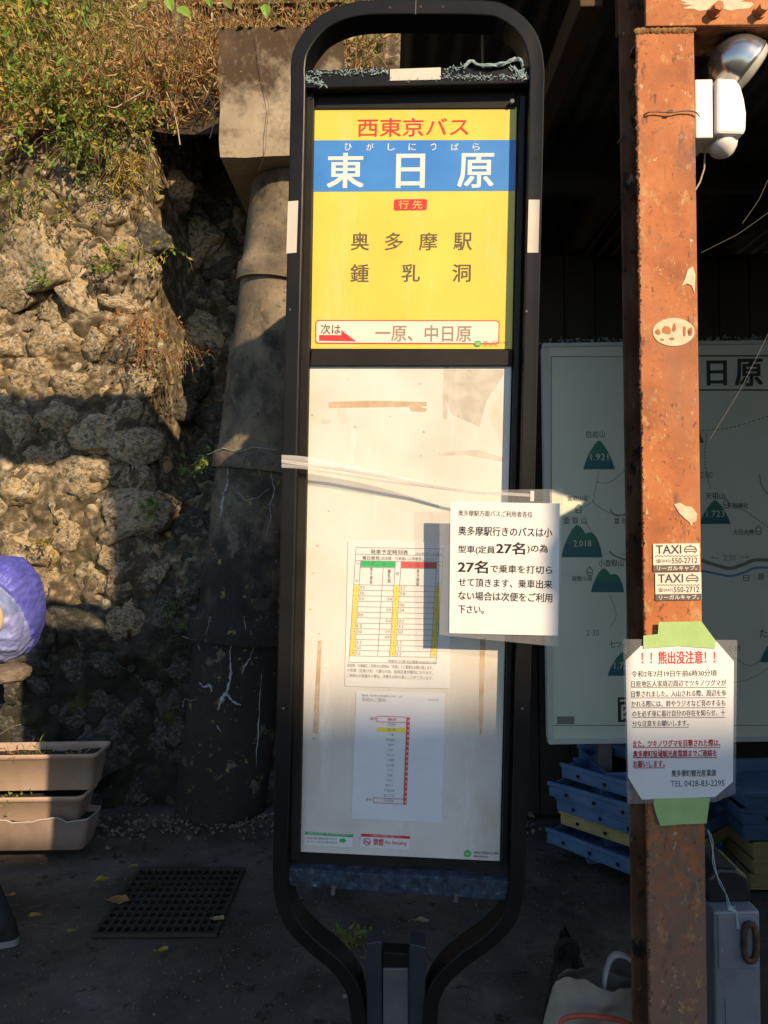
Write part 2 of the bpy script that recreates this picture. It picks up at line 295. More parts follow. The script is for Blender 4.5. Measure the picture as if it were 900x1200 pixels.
M_['sole'] = mat('grey shoe sole', (0.20, 0.21, 0.20), rough=0.8)
M_['timberpole'] = mat('concrete pole', [(0.3, (0.25, 0.24, 0.22)), (0.7, (0.34, 0.33, 0.30))], scale=5, rough=0.85, bump=0.01)
M_['plaster'] = mat('cream plaster of added house', [(0.3, (0.42, 0.38, 0.31)), (0.7, (0.52, 0.47, 0.39))], scale=2, detail=7, rough=0.9)
M_['roof'] = mat('grey roof tiles', [(0.3, (0.05, 0.055, 0.06)), (0.7, (0.10, 0.105, 0.11))], scale=6, rough=0.7)
M_['glass'] = mat('dark window glass', (0.03, 0.035, 0.04), rough=0.08, spec=0.8)
LEAF = [leafmat('straw brown', (0.36, 0.20, 0.07), (0.50, 0.33, 0.13)), leafmat('dry tan', (0.46, 0.32, 0.14), (0.60, 0.46, 0.22)),
        leafmat('olive leaf', (0.14, 0.17, 0.03), (0.27, 0.27, 0.06)), leafmat('green leaf', (0.10, 0.19, 0.03), (0.19, 0.31, 0.05)),
        leafmat('yellow leaf', (0.42, 0.32, 0.04), (0.52, 0.40, 0.08)), leafmat('rust red leaf', (0.30, 0.07, 0.02), (0.38, 0.13, 0.04)),
        leafmat('dark leaf', (0.02, 0.035, 0.008), (0.05, 0.07, 0.015)), leafmat('bright green leaf', (0.14, 0.30, 0.03), (0.26, 0.42, 0.06))]
BARK = mat('dry stem', [(0.35, (0.20, 0.11, 0.05)), (0.7, (0.42, 0.28, 0.13))], scale=20, rough=0.85)

# ------------------------------------------------------------------ flat print helper
DG = None
class Face:
    """a plane in a thing's frame: local X right, local Z up, local -Y to the viewer, off metres in front"""
    def __init__(s, th, M, off=0.0): s.th = th; s.M = M; s.Mi = M.inverted(); s.off = off
    def p(s, px, py, off=None):
        off = s.off if off is None else off
        o = s.Mi @ CAM_P; d = s.Mi.to_3x3() @ ray(px, py)
        t = (-off - o.y) / d.y; q = o + d * t
        return (q.x, q.z)
    def scale(s, px, py):
        a = Vector(s.p(px, py)); b = Vector(s.p(px + 1, py)); return (b - a).length
    def poly(s, name, pts, m, parent, off=None, th=0.0004, bevel=0):
        off = s.off if off is None else off
        mb = MB(); mb.prism([s.p(x, y, off) for x, y in pts], -off, -off + th); return mb.build(name, m, parent, bevel)
    def rect(s, name, x0, y0, x1, y1, m, parent, off=None, th=0.0004):
        """axis aligned in the plane, centre and size from pixels"""
        off = s.off if off is None else off
        mb = MB(); s._r(mb, x0, y0, x1, y1, off, th); return mb.build(name, m, parent)
    def _r(s, mb, x0, y0, x1, y1, off, th, mi=0):
        c = s.p((x0 + x1) / 2, (y0 + y1) / 2, off); k = s.scale((x0 + x1) / 2, (y0 + y1) / 2)
        w = (x1 - x0) * k / 2; h = (y1 - y0) * k / 2
        mb.box(c[0] - w, c[0] + w, -off, -off + th, c[1] - h, c[1] + h, mi)
    def lines(s, name, segs, w, m, parent, off=None, th=0.0003):
        """segs: pixel segments, w width in px"""
        off = s.off if off is None else off; mb = MB()
        for (x0, y0, x1, y1) in segs:
            a = Vector(s.p(x0, y0, off)); b = Vector(s.p(x1, y1, off)); d = (b - a); L = d.length
            if L < 1e-6: continue
            d /= L; n = Vector((-d.y, d.x)) * (w * s.scale(x0, y0) / 2)
            mb.prism([tuple(a + n), tuple(a - n), tuple(b - n), tuple(b + n)], -off, -off + th)
        return mb.build(name, m, parent)
    def text(s, body, x0, y0, x1, y1, m, parent, bold=0.0, off=None, name='lettering', vertical=False):
        off = s.off if off is None else off
        key = (body, bold)
        cu = bpy.data.curves.new('t', 'FONT'); cu.body = body; cu.resolution_u = 2; cu.space_line = 1.0
        if vertical: cu.body = '\n'.join(body); cu.align_x = 'CENTER'
        ob = bpy.data.objects.new('t', cu); COL.objects.link(ob)
        dg = bpy.context.evaluated_depsgraph_get()
        me = bpy.data.meshes.new_from_object(ob.evaluated_get(dg))
        bpy.data.objects.remove(ob); bpy.data.curves.remove(cu)
        xs = [v.co.x for v in me.vertices]; ys = [v.co.y for v in me.vertices]
        if not xs: return None
        ax, bx, ay, by = min(xs), max(xs), min(ys), max(ys)
        cx, cy = s.p((x0 + x1) / 2, (y0 + y1) / 2, off); k = s.scale((x0 + x1) / 2, (y0 + y1) / 2)
        sx = (x1 - x0) * k / max(bx - ax, 1e-6); sy = (y1 - y0) * k / max(by - ay, 1e-6)
        V0 = [(cx + (v.co.x - (ax + bx) / 2) * sx, cy + (v.co.y - (ay + by) / 2) * sy) for v in me.vertices]; F0 = [tuple(p.vertices) for p in me.polygons]
        bpy.data.meshes.remove(me); nv = len(V0); vv = []; ff = []; e = bold * 0.55
        sh = [(0, 0)] if bold <= 0 else ([(-e, 0), (e, 0)] if bold < .02 else [(-e, -e * .7), (e, -e * .7), (-e, e * .7), (e, e * .7)])
        for k2, (dx, dy) in enumerate(sh):
            vv += [(x + dx * sx, -off - k2 * 0.00003, z + dy * sy) for x, z in V0]; ff += [tuple(i + k2 * nv for i in f) for f in F0]
        me = bpy.data.meshes.new(name); me.from_pydata(vv, [], ff); me.materials.append(m)
        o = bpy.data.objects.new(name, me); COL.objects.link(o); o.parent = parent
        return o

# ================================================================== SETTING
# ground
def smooth(a, b, x):
    t = max(0, min(1, (x - a) / (b - a))); return t * t * (3 - 2 * t)
def build_ground():
    mb = MB(); xs = [-400, -60, -20, -8] + [-5 + i * 0.08 for i in range(126)] + [8, 20, 60, 400]
    ys = [-400, -60, -20, -8, -3, -1] + [0.5 + i * 0.08 for i in range(46)] + [4.6, 8, 20, 60, 400]
    vs = []
    for y in ys:
        for x in xs:
            z = 0
            if 0.6 < y < 4.2 and -4.8 < x < 4.8: z = 0.012 * noise.noise(Vector((x * 1.3, y * 1.3, 0))) + 0.004 * noise.noise(Vector((x * 7, y * 7, 3)))
            z += 0.05 * smooth(3.3, 3.8, y) * (1 if -4.8 < x < 0.6 else 0) * (0.6 + 0.6 * noise.noise(Vector((x * 3, y * 3, 9))))
            vs.append((x, y, z))
    n = len(xs); fs = [(j * n + i, j * n + i + 1, (j + 1) * n + i + 1, (j + 1) * n + i) for j in range(len(ys) - 1) for i in range(n - 1)]
    mb.add(vs, fs, 0, True); tag(mb.build('ground', M_['asphalt']), kind='structure')
build_ground()

# hillside behind the wall
def bank_z(x, y):
    t = y - 4.25
    return 3.66 + t * 1.05 + 0.10 * noise.noise(Vector((x * 1.2, y * 1.2, 5))) + 0.05 * noise.noise(Vector((x * 5, y * 5, 2)))
def build_bank():
    mb = MB(); nx, ny = 120, 60; vs = []
    for j in range(ny):
        for i in range(nx):
            x = -9 + 18 * i / (nx - 1); y = 4.18 + 9 * (j / (ny - 1)) ** 1.6
            vs.append((x, y, bank_z(x, y)))
    mb.add(vs, [(j * nx + i, j * nx + i + 1, (j + 1) * nx + i + 1, (j + 1) * nx + i) for j in range(ny - 1) for i in range(nx - 1)], 0, True)
    tag(mb.build('hillside', M_['bank']), kind='structure')
build_bank()

# ------------------------------------------------------------------ rubble stone wall
def wallY(x, z):
    return 3.86 + 0.60 * smooth(-1.28, -1.12, x + 0.06 * noise.noise(Vector((z * 2.5, 4, 1)))) * smooth(1.0, 2.2, z) + 0.10 * z + 0.07 * noise.noise(Vector((x * 1.1, 0.3, z * 1.1))) + 0.05 * noise.noise(Vector((x * 3.5, 0.7, z * 3.5)))
def stone_mesh(seed, sub=4):
    rnd = random.Random(seed)
    bm = bmesh.new(); bmesh.ops.create_icosphere(bm, subdivisions=sub, radius=1)
    planes = []
    for i in range(15):
        n = Vector((rnd.gauss(0, 1), rnd.gauss(0, 1) - .4, rnd.gauss(0, 1))).normalized(); planes.append((n, rnd.uniform(0.55, 0.85)))
    planes.append((Vector((rnd.uniform(-.4, .4), -1, rnd.uniform(-.4, .4))).normalized(), rnd.uniform(0.45, 0.6)))
    for v in bm.verts:
        d = v.co.normalized(); r = 1.05
        for n, h in planes:
            c = d.dot(n)
            if c > 0.05: r = min(r, h / c)
        o = Vector((seed * 3.1, 0, 0))
        r *= 1 + 0.12 * noise.noise(d * 1.8 + o) + 0.09 * noise.noise(d * 4.5 + o) + 0.07 * noise.noise(d * 9 + o) + 0.035 * noise.noise(d * 19 + o)
        v.co = d * r
    me = bpy.data.meshes.new('stone'); bm.to_mesh(me); bm.free()
    for p in me.polygons: p.use_smooth = False if sub < 3 else True
    me.materials.append(M_['stone']); return me
STONES = [stone_mesh(i) for i in range(16)]
STONES_SHADE = []
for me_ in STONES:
    c_ = me_.copy(); c_.materials.clear(); c_.materials.append(M_['shadestone']); STONES_SHADE.append(c_)
rw = thing('stone_wall', (0, 3.9, 0), 'rough mossy rubble stone retaining wall under the overgrown bank', 'wall')
def build_wall():
    rnd = random.Random(3)
    mb = MB(); nx, nz = 330, 190; vs = []
    for j in range(nz):
        for i in range(nx):
            x = -5.2 + 6.9 * i / (nx - 1); z = -0.1 + (3.84 + .95 * smooth(-1.35, -1.15, x)) * j / (nz - 1)
            y = wallY(x, z) - 0.05 * abs(noise.noise(Vector((x * 7, 1, z * 7)))) + 0.05 * noise.noise(Vector((x * 12, 1, z * 12))) + 0.03 * noise.noise(Vector((x * 27, 1, z * 27)))
            vs.append((x, y - 3.905, z))
    fs = [(j * nx + i, j * nx + i + 1, (j + 1) * nx + i + 1, (j + 1) * nx + i) for j in range(nz - 1) for i in range(nx - 1)]
    mb.add(vs, fs, 0, True)
    n0 = nx * (nz - 1)
    top = [(v[0], 0.9, v[2]) for v in vs[n0:]]
    mb.add(vs[n0:] + top, [(i, i + 1, nx + i + 1, nx + i) for i in range(nx - 1)], 0)
    mb.build('joint_fill', M_['soil'], rw)
    # stones, placed by dart throwing with varied radius: the largest 298 are parts, the small fillers one part
    placed = []; tries = 0
    while tries < 26000 and len(placed) < 1000:
        tries += 1
        x = rnd.uniform(-2.75, 0.7); z = rnd.uniform(0.0, 3.62)
        r = rnd.choice([0.09, 0.11, 0.14, 0.19]) if tries < 1800 else (rnd.choice([0.06, .08, .09]) if tries < 6000 else rnd.choice([.03, .04, .05]))
        if all((x - a) ** 2 + (z - b) ** 2 > (0.74 * (r + c)) ** 2 for a, b, c in placed):
            placed.append((x, z, r))
    placed.sort(key=lambda q: -q[2])
    fill = MB(); proto = [(lambda me: ([v.co.copy() for v in me.vertices], [tuple(p.vertices) for p in me.polygons]))(stone_mesh(40 + k, 2)) for k in range(6)]
    for k, (x, z, r) in enumerate(placed):
        loc = Vector((x, wallY(x, z) - 3.9 + r * rnd.uniform(0.05, 0.34), z)); sc = Vector((r * rnd.uniform(1.1, 1.6), r * rnd.uniform(0.8, 1.2), r * rnd.uniform(0.9, 1.3)))
        eu = (rnd.uniform(-.35, .35), rnd.uniform(-0.7, 0.7), rnd.uniform(-.35, .35))
        shade_painted = x + .12 * rnd.uniform(-1, 1) > -1.20 or z + .25 * rnd.uniform(-1, 1) < .85  # picks the darkened copy where the wall should look shaded
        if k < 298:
            o = link_mesh('stone', (STONES_SHADE if shade_painted else STONES)[k % len(STONES)], rw); o.location = loc; o.scale = sc; o.rotation_euler = eu
        else:
            from mathutils import Euler
            q = Euler(eu).to_matrix(); vs, fs = proto[k % 6]
            fill.add([loc + Vector((0, r * .25, 0)) + q @ (v * sc) for v in vs], fs, 1 if shade_painted else 0, False)
    tag(fill.build('small_stones', [M_['stone'], M_['shadestone']], rw), kind='stuff')
build_wall()

# rubble at the wall foot
mb = MB(); rnd = random.Random(12)
for k in range(900):
    x = rnd.uniform(-2.0, 0.7); y = 3.75 - abs(rnd.gauss(0, 0.13)); r = rnd.uniform(0.004, 0.016)
    c = Vector((x, y, 0.03 + r * 0.4)); q = Matrix.Rotation(rnd.uniform(0, 3), 3, 'Z') @ Matrix.Rotation(rnd.uniform(0, 3), 3, 'X')
    mb.add([c + q @ Vector(v) * r for v in ((1, 0, 0), (-.8, .3, 0), (0, 1, .1), (0.1, -.9, 0), (0, .1, .7), (.1, 0, -.7))],
           [(0, 2, 4), (2, 1, 4), (1, 3, 4), (3, 0, 4), (2, 0, 5), (1, 2, 5), (3, 1, 5), (0, 3, 5)])
for k in range(3200):
    y = rnd.uniform(1.9, 3.7); x = rnd.uniform(-.56, .52) * y; r = rnd.uniform(0.0012, 0.0042) * (1.6 if rnd.random() < .08 else 1)
    c = Vector((x, y, 0.010 + 0.012 * noise.noise(Vector((x * 1.3, y * 1.3, 0))) - .008)); q = Matrix.Rotation(rnd.uniform(0, 3), 3, 'Z')
    mb.add([c + q @ Vector(v) * r for v in ((1, 0, 0), (-.8, .3, 0), (0, 1, .1), (0.1, -.9, 0), (0, .1, .9))], [(0, 2, 4), (2, 1, 4), (1, 3, 4), (3, 0, 4)])
tag(mb.build('gravel', M_['grit']), 'loose gravel and crumbs along the foot of the stone wall', 'gravel', kind='stuff')

# ------------------------------------------------------------------ concrete post in the wall: block on a stack of pipes
cp = thing('concrete_pillar', (0, 3.9, 0), 'leaning pillar of stacked concrete pipes carrying a square block', 'pillar')
A0 = at(257, 968, 3.86); A1 = at(343, 186, 3.93)
def axis_pt(py):
    t = (968 - py) / (968 - 186.0); return A0.lerp(A1, t) - Vector((0, 3.9, 0))
def pipe_seg(py0, py1, r0, r1, m, collar=None):
    n = 40; prof = []
    steps = 14
    for i in range(steps + 1):
        t = i / steps; prof.append((py0 + (py1 - py0) * t, r0 + (r1 - r0) * t))
    if collar:
        hgt, rr = collar; prof = [(py0, rr), (py0 - hgt * .35, rr), (py0 - hgt, rr), (py0 - hgt - 3, r0 + .004)] + [p for p in prof if p[0] < py0 - hgt - 4]
    mb = MB(); pts = []; vs = []
    ax = (axis_pt(186) - axis_pt(968)).normalized(); e1 = ax.cross(Vector((0, 1, 0))).normalized(); e2 = ax.cross(e1)
    for (py, r) in prof:
        c = axis_pt(py)
        for k in range(n):
            a = 2 * math.pi * k / n; d = e1 * math.cos(a) + e2 * math.sin(a)
            rr = r * (1 + 0.018 * noise.noise(Vector((math.cos(a) * 2, math.sin(a) * 2, py * 0.02))))
            vs.append(c + d * rr)
    fs = [(i * n + k, i * n + (k + 1) % n, (i + 1) * n + (k + 1) % n, (i + 1) * n + k) for i in range(len(prof) - 1) for k in range(n)]
    mb.add(vs, fs, 0, True)
    mb.add(vs[-n:], [tuple(range(n))]); mb.add(vs[:n][::-1], [tuple(range(n))])
    return mb.build('pipe_section', m, cp)
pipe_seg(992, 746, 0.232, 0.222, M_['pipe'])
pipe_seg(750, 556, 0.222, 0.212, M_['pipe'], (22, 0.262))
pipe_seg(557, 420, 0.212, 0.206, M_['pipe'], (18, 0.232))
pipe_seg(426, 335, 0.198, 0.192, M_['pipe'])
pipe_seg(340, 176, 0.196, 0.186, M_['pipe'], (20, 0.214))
BL = at(258, 184, 3.62); BR_ = at(402, 184, 3.62); BT = at(330, 33, 3.62)
mb = MB(); zc = (BT.z + BL.z) / 2
nblk = 14
x0, x1, z0, z1 = BL.x, BR_.x, BL.z, BT.z
vs = []
for j in range(nblk + 1):
    for i in range(nblk + 1):
        x = x0 + (x1 - x0) * i / nblk; z = z0 + (z1 - z0) * j / nblk
        ed = (0.008 * noise.noise(Vector((x * 9, 2, z * 9)))); q = 0.014 * noise.noise(Vector((x * 6, 0, z * 6))) if (j in (0, nblk) or i in (0, nblk)) else 0
        vs.append((x + q, -0.28 + ed, z + q))
fs = [(j * (nblk + 1) + i, j * (nblk + 1) + i + 1, (j + 1) * (nblk + 1) + i + 1, (j + 1) * (nblk + 1) + i) for j in range(nblk) for i in range(nblk)]
mb.add(vs, fs)
m = nblk + 1; border = [i for i in range(m)] + [j * m + nblk for j in range(1, m)] + [nblk * m + i for i in range(nblk - 1, -1, -1)] + [j * m for j in range(nblk - 1, 0, -1)]
bv = [vs[i] for i in border]; k = len(bv)
mb.add(bv + [(v[0], 0.42, v[2]) for v in bv], [(i, i + k, (i + 1) % k + k, (i + 1) % k) for i in range(k)] + [tuple(range(2 * k - 1, k - 1, -1))])
blk = mb.build('top_block', M_['concrete'], cp)
# dark crumbling cap
mb = MB()
for i in range(160):
    x = random.uniform(x0 - .005, x1 + .005); y = random.uniform(-0.29, 0.3); r = random.uniform(0.006, 0.022)
    mb.add([(x + r, y, z1), (x, y + r, z1), (x - r, y, z1 - 0.003), (x, y - r, z1), (x, y, z1 + r * .18)], [(0, 1, 4), (1, 2, 4), (2, 3, 4), (3, 0, 4)])
mb.build('crumbled_cap', M_['soil'], cp)
# lime streaks and cracks on the pipes
def pipe_surf(px, py, r):
    """the point of the pipe surface seen at that pixel, raised 3 mm"""
    ax = (axis_pt(186) - axis_pt(968)).normalized(); c0 = axis_pt(968)
    o = CAM_P - Vector((0, 3.9, 0)) - c0; d = ray(px, py)
    o2 = o - ax * o.dot(ax); d2 = d - ax * d.dot(ax)
    a = d2.dot(d2); b = 2 * o2.dot(d2); c = o2.dot(o2) - (r + 0.003) ** 2; disc = b * b - 4 * a * c
    t = (-b - math.sqrt(max(disc, 0))) / (2 * a)
    return CAM_P - Vector((0, 3.9, 0)) + d * t
def streak(pts, r, w, mb):
    ws = w if isinstance(w, (list, tuple)) else [w] * len(pts); rr = random.Random(int(pts[0][0] * 7 + pts[0][1])); Q = []; W2 = []
    for i in range(len(pts) - 1):
        for k in range(5):
            t = k / 5; Q.append((pts[i][0] * (1 - t) + pts[i + 1][0] * t + rr.uniform(-.9, .9), pts[i][1] * (1 - t) + pts[i + 1][1] * t + rr.uniform(-.9, .9))); W2.append((ws[i] * (1 - t) + ws[i + 1] * t) * rr.uniform(.4, 1.25))
    Q.append(pts[-1]); W2.append(ws[-1] * .5)
    mb.tube([pipe_surf(x, y, r - .0025) for x, y in Q], [q * (0.0042 if q > .9 else .0030) for q in W2], 5)
mb = MB()
streak([(269, 532), (268, 545), (266, 560), (267, 570), (262, 580), (261, 592), (259, 606)], 0.214, [.5, 1.0, .8, 1.6, 2.0, 2.6, 1.4], mb)
streak([(320, 540), (318, 560), (322, 575), (316, 592), (317, 605), (312, 630)], 0.214, [.8, .7, 1.1, .8, .7, .4], mb)
streak([(242, 533), (262, 526), (280, 530), (298, 524), (326, 527)], 0.233, [.4, .8, .4, .7, .4], mb)
streak([(278, 575), (288, 586), (300, 584), (317, 572)], 0.214, .5, mb)
streak([(272, 752), (269, 768), (271, 785), (269, 800), (266, 812), (261, 818), (255, 832)], 0.224, [1, .9, 1.6, 1.5, 2.2, 3.2, 1.6], mb)
streak([(266, 814), (273, 822), (282, 826)], 0.224, [2, 1.6, 1.6], mb)
streak([(297, 758), (293, 772), (286, 782), (284, 790)], 0.224, [.7, .9, 1.2, .6], mb)
streak([(233, 800), (240, 805), (246, 803), (248, 811)], 0.226, [.8, 1.2, 2.4, .8], mb)
streak([(214, 746), (228, 750), (245, 748), (260, 751), (290, 750)], 0.226, [.8, .5, .9, .5, .4], mb)
streak([(214, 828), (216, 818), (224, 821), (231, 820)], 0.228, [.7, .5, .5, .3], mb)
streak([(306, 790), (303, 850), (300, 900)], 0.228, [.5, 1.0, .5], mb)
streak([(247, 722), (244, 735), (241, 744)], 0.263, .5, mb)
streak([(286, 722), (288, 738)], 0.263, .5, mb)
streak([(254, 850), (259, 858)], 0.228, .6, mb)
mb.build('lime_streak', M_['lime'], cp)
mb = MB()
pts = [at(300, 40, 3.6), at(304, 70, 3.6), at(308, 95, 3.6), at(314, 118, 3.6), at(313, 145, 3.6), at(311, 175, 3.6), at(304, 200, 3.66)]
pts = [p - Vector((0, 3.9, 0)) for p in catmull(pts, 4)]
mb.tube([p + Vector((random.uniform(-.003, .003), 0, 0)) for p in pts], 0.0014, 5)
mb.build('dead_tendril', M_['wire'], cp)

# ------------------------------------------------------------------ plants
def leaf(mb, p, d, up, L, W, mi):
    """a folded, pointed leaf of six vertices"""
    d = d.normalized(); s = d.cross(up)
    if s.length < 1e-3: s = d.cross(Vector((1, 0, 0)))
    s.normalize(); n = s.cross(d).normalized()
    vs = [p, p + d * L * .35 + s * W * .5 + n * W * .12, p + d * L * .75 + s * W * .36 + n * W * .05, p + d * L - n * L * .12,
          p + d * L * .75 - s * W * .36 + n * W * .05, p + d * L * .35 - s * W * .5 + n * W * .12, p + d * L * .5]
    mb.add(vs, [(0, 1, 6), (1, 2, 6), (2, 3, 6), (3, 4, 6), (4, 5, 6), (5, 0, 6)], mi)
def rv(r, s=1): return Vector((r.gauss(0, s), r.gauss(0, s), r.gauss(0, s)))
def shrub(name, base, label, cat, group, seed, n=60, h=.5, spread=.3, leafL=.035, pal=(0, 1, 2), lean=Vector((0, -0.3, 1)), per=12, stemr=.0025, droop=.4, W=.45):
    """stems fanning out of the base with leaves along them; parts stem and foliage"""
    r = random.Random(seed); t = thing(name, base, label, cat, group)
    sb = MB(); fb = MB()
    for i in range(n):
        d = (lean.normalized() + rv(r, .45)).normalized(); L = h * r.uniform(.5, 1.1)
        p = Vector((r.gauss(0, spread), r.gauss(0, spread * .55), r.uniform(-.03, .03)))
        pts = [p.copy()]; q = p.copy()
        for k in range(5):
            d = (d + Vector((0, 0, -droop * .16 * k)) + rv(r, .13)).normalized(); q = q + d * L / 5; pts.append(q.copy())
        sb.tube(pts, [stemr * (1 - .14 * k) for k in range(6)], 4, 0, False)
        for k in range(per):
            s = r.uniform(.15, 1) * 5; a = int(min(s, 4.99)); pp = pts[a].lerp(pts[a + 1], s - a)
            dd = (pts[a + 1] - pts[a]).normalized() * .5 + rv(r, .6)
            leaf(fb, pp, dd, rv(r, 1), leafL * r.uniform(.5, 1.3), leafL * W * r.uniform(.7, 1.3), r.choice(pal))
    sb.build('stem', BARK, t); fb.build('foliage', LEAF, t); return t
rnd = random.Random(21)
G1 = 'dry and green weeds covering the bank above the stone wall'
# front rim of the bank, px across / kind
n = 0
rim = []
for row, (yy, zz) in enumerate(((4.2, 0), (4.38, .1), (4.58, .25), (4.82, .4), (5.1, .6), (5.4, .7))):
    for i in range(8 if row < 3 else 9):
        px = -60 + i * 58 + rnd.uniform(-20, 20) + (0 if row % 2 else 25)
        rim.append((px, yy, row))
for (px, yy, row) in rim:
    x = (px - 450) / 900 * yy
    if px > 250 and row == 0: continue
    z = bank_z(x, yy)
    if px > 520: continue
    left = px < 95
    if px > 390: pal = (2, 3, 3, 4, 6, 2)
    elif left: pal = (2, 3, 7, 4, 4, 2, 0)
    elif px < 170: pal = (2, 3, 7, 1, 4, 0)
    else: pal = (0, 1, 1, 1, 4, 0, 5)
    shrub('bank_weed', (x, yy + rnd.uniform(-.06, .06), z), ('leafy green weed on the bank above the stone wall' if (left or px > 390) else 'dry straw coloured weed on the bank above the stone wall'),
          'weed', G1 if not (left or px > 390) else 'leafy green weeds on the bank above the stone wall', 100 + n, n=40, h=.48, spread=.17, leafL=.058 if not left else .062, pal=pal, per=13,
          W=.17 if not left else .36, lean=Vector((0, -.5, 1)), droop=.45, stemr=.0042)
    n += 1
# weeds hanging over and growing from the wall
wp = [(60, 120, 4.13, 'fern like green weed drooping over the top left corner of the stone wall', (3, 2, 7), 40, .30, .10, .035, Vector((0.3, -.8, .1)), .9),
      (135, 140, 4.08, 'green weed with yellow tips drooping over the wall above the light patch', (3, 2, 7, 4), 44, .34, .10, .035, Vector((0.5, -.8, -.1)), 1.0),
      (25, 150, 4.1, 'bushy yellow green weed at the far left of the wall top', (4, 2, 3, 0), 40, .28, .10, .035, Vector((0, -.8, .2)), .9),
      (150, 185, 4.05, 'tuft of yellow grass hanging down the lit stones', (4, 4, 2, 1), 50, .30, .035, .05, Vector((0.2, -.4, -1)), .6),
      (165, 290, 4.02, 'small yellow leaved creeper in the lit stones below the grass tuft', (4, 2, 7), 16, .18, .10, .028, Vector((0, -.7, -.3)), .8),
      (172, 370, 3.98, 'reddish creeper along the shaded edge of the lit stones', (5, 5, 4, 0), 34, .30, .07, .024, Vector((0, -.5, -1)), .6),
      (90, 165, 4.1, 'green leafy weed trailing over the upper stones left of the grass tuft', (3, 7, 2), 40, .34, .12, .04, Vector((0.2, -.7, -.4)), 1.0),
      (35, 215, 4.08, 'thin yellow green weed trailing down the far left stones', (7, 4, 3), 22, .30, .10, .032, Vector((0.1, -.6, -.7)), .9),
      (95, 250, 4.04, 'short green sprigs between the upper lit stones', (2, 4, 3), 16, .14, .14, .026, Vector((0, -.8, 0)), .8),
      (45, 330, 4.0, 'tiny bright green sprig between stones at the left', (7, 3), 8, .09, .03, .026, Vector((0, -.8, .4)), .8),
      (130, 310, 4.02, 'light green leafy sprig in the middle of the lit stones', (7, 2), 9, .10, .03, .03, Vector((0, -.8, .4)), .8),
      (205, 405, 3.98, 'trailing dark weed in the shaded joint beside the lit patch', (2, 5, 6), 22, .26, .06, .026, Vector((.2, -.5, -1)), .6),
      (175, 595, 3.93, 'little green sprig in the shaded stones under the lit patch', (7, 3), 7, .09, .02, .030, Vector((0, -.8, .5)), .8),
      (235, 545, 3.9, 'dark leafy sprig beside the pipe pillar', (3, 6), 12, .12, .04, .03, Vector((0, -.8, .5)), .8),
      (213, 715, 3.85, 'grass tuft at the pipe collar', (3, 6), 12, .16, .02, .05, Vector((-.2, -.6, .8)), .8),
      (50, 640, 3.9, 'mossy sprig above the blue backpack', (2, 4), 10, .09, .04, .02, Vector((0, -.8, .3)), .8)]
for k, (px, py, Y, lab, pal, nn, h, sp, ll, lean, dr) in enumerate(wp):
    p = at(px, py, Y)
    shrub('wall_weed', p, lab, 'weed', None, 400 + k, n=nn, h=h, spread=sp, leafL=ll, pal=pal, lean=lean, droop=dr, per=9, stemr=.0016, W=.4 if ll < .05 else .12)
# bare twigs hanging at the top
for k, (pp, lab) in enumerate([([(168, 108), (150, 118), (135, 126), (125, 124)], 'bare pale twig lying on the wall top'),
        ([(195, 108), (203, 128), (208, 150), (211, 170)], 'thin bare stem hanging from the bank edge into the shade'),
        ([(238, 100), (248, 120), (251, 142), (246, 162)], 'bare stem drooping beside the concrete block'),
        ([(100, 300), (106, 285), (118, 278), (130, 290)], 'curved pale root loop on the lit stones'),
        ([(-10, 866), (4, 858), (14, 852), (24, 849)], 'dry grass blade arching over the planters')]):
    Y = 3.98 if k != 4 else 3.3
    P = [at(x, y, Y - .03 * i) for i, (x, y) in enumerate(pp)]
    mb = MB(); mb.tube([p - P[0] for p in catmull(P, 5)], 0.0035 if k != 4 else .002, 5)
    o = mb.build('bare_stem', M_['cable']); o.location = P[0]; tag(o, lab, 'stem')
# broad leaved vine at the top
bv_ = thing('broad_leaf_vine', at(205, -12, 3.9), 'vine with large bright green leaves hanging in at the top edge', 'vine')
mb = MB(); mb.tube([(-.35, .1, .1), (-.15, .02, .06), (.0, 0, .05), (.2, .03, .02), (.45, .08, .05)], .003, 5); mb.build('stem', BARK, bv_)
for (px, py, L, a, mi) in ((196, -3, .085, -70, 7), (207, 8, .10, -40, 7), (172, 2, .07, -120, 3), (242, -2, .06, -60, 7), (262, 0, .07, -50, 2), (310, 4, .085, -80, 7), (305, -6, .07, -30, 3), (222, -4, .055, -20, 2)):
    mb = MB(); p = at(px, py, 3.86) - bv_.location
    leaf(mb, Vector((0, 0, 0)), Vector((math.cos(R(a)), -.25, math.sin(R(a)))), Vector((0, -1, .5)), L, L * .62, 0)
    o = mb.build('leaf', LEAF[mi], bv_); o.location = p

# ================================================================== SHED
shed = thing('open_shed', (1.8, 3.0, 0), 'dark open fronted shed with corrugated roof behind the rusty post', 'shed')
SO = Vector((1.8, 3.0, 0))
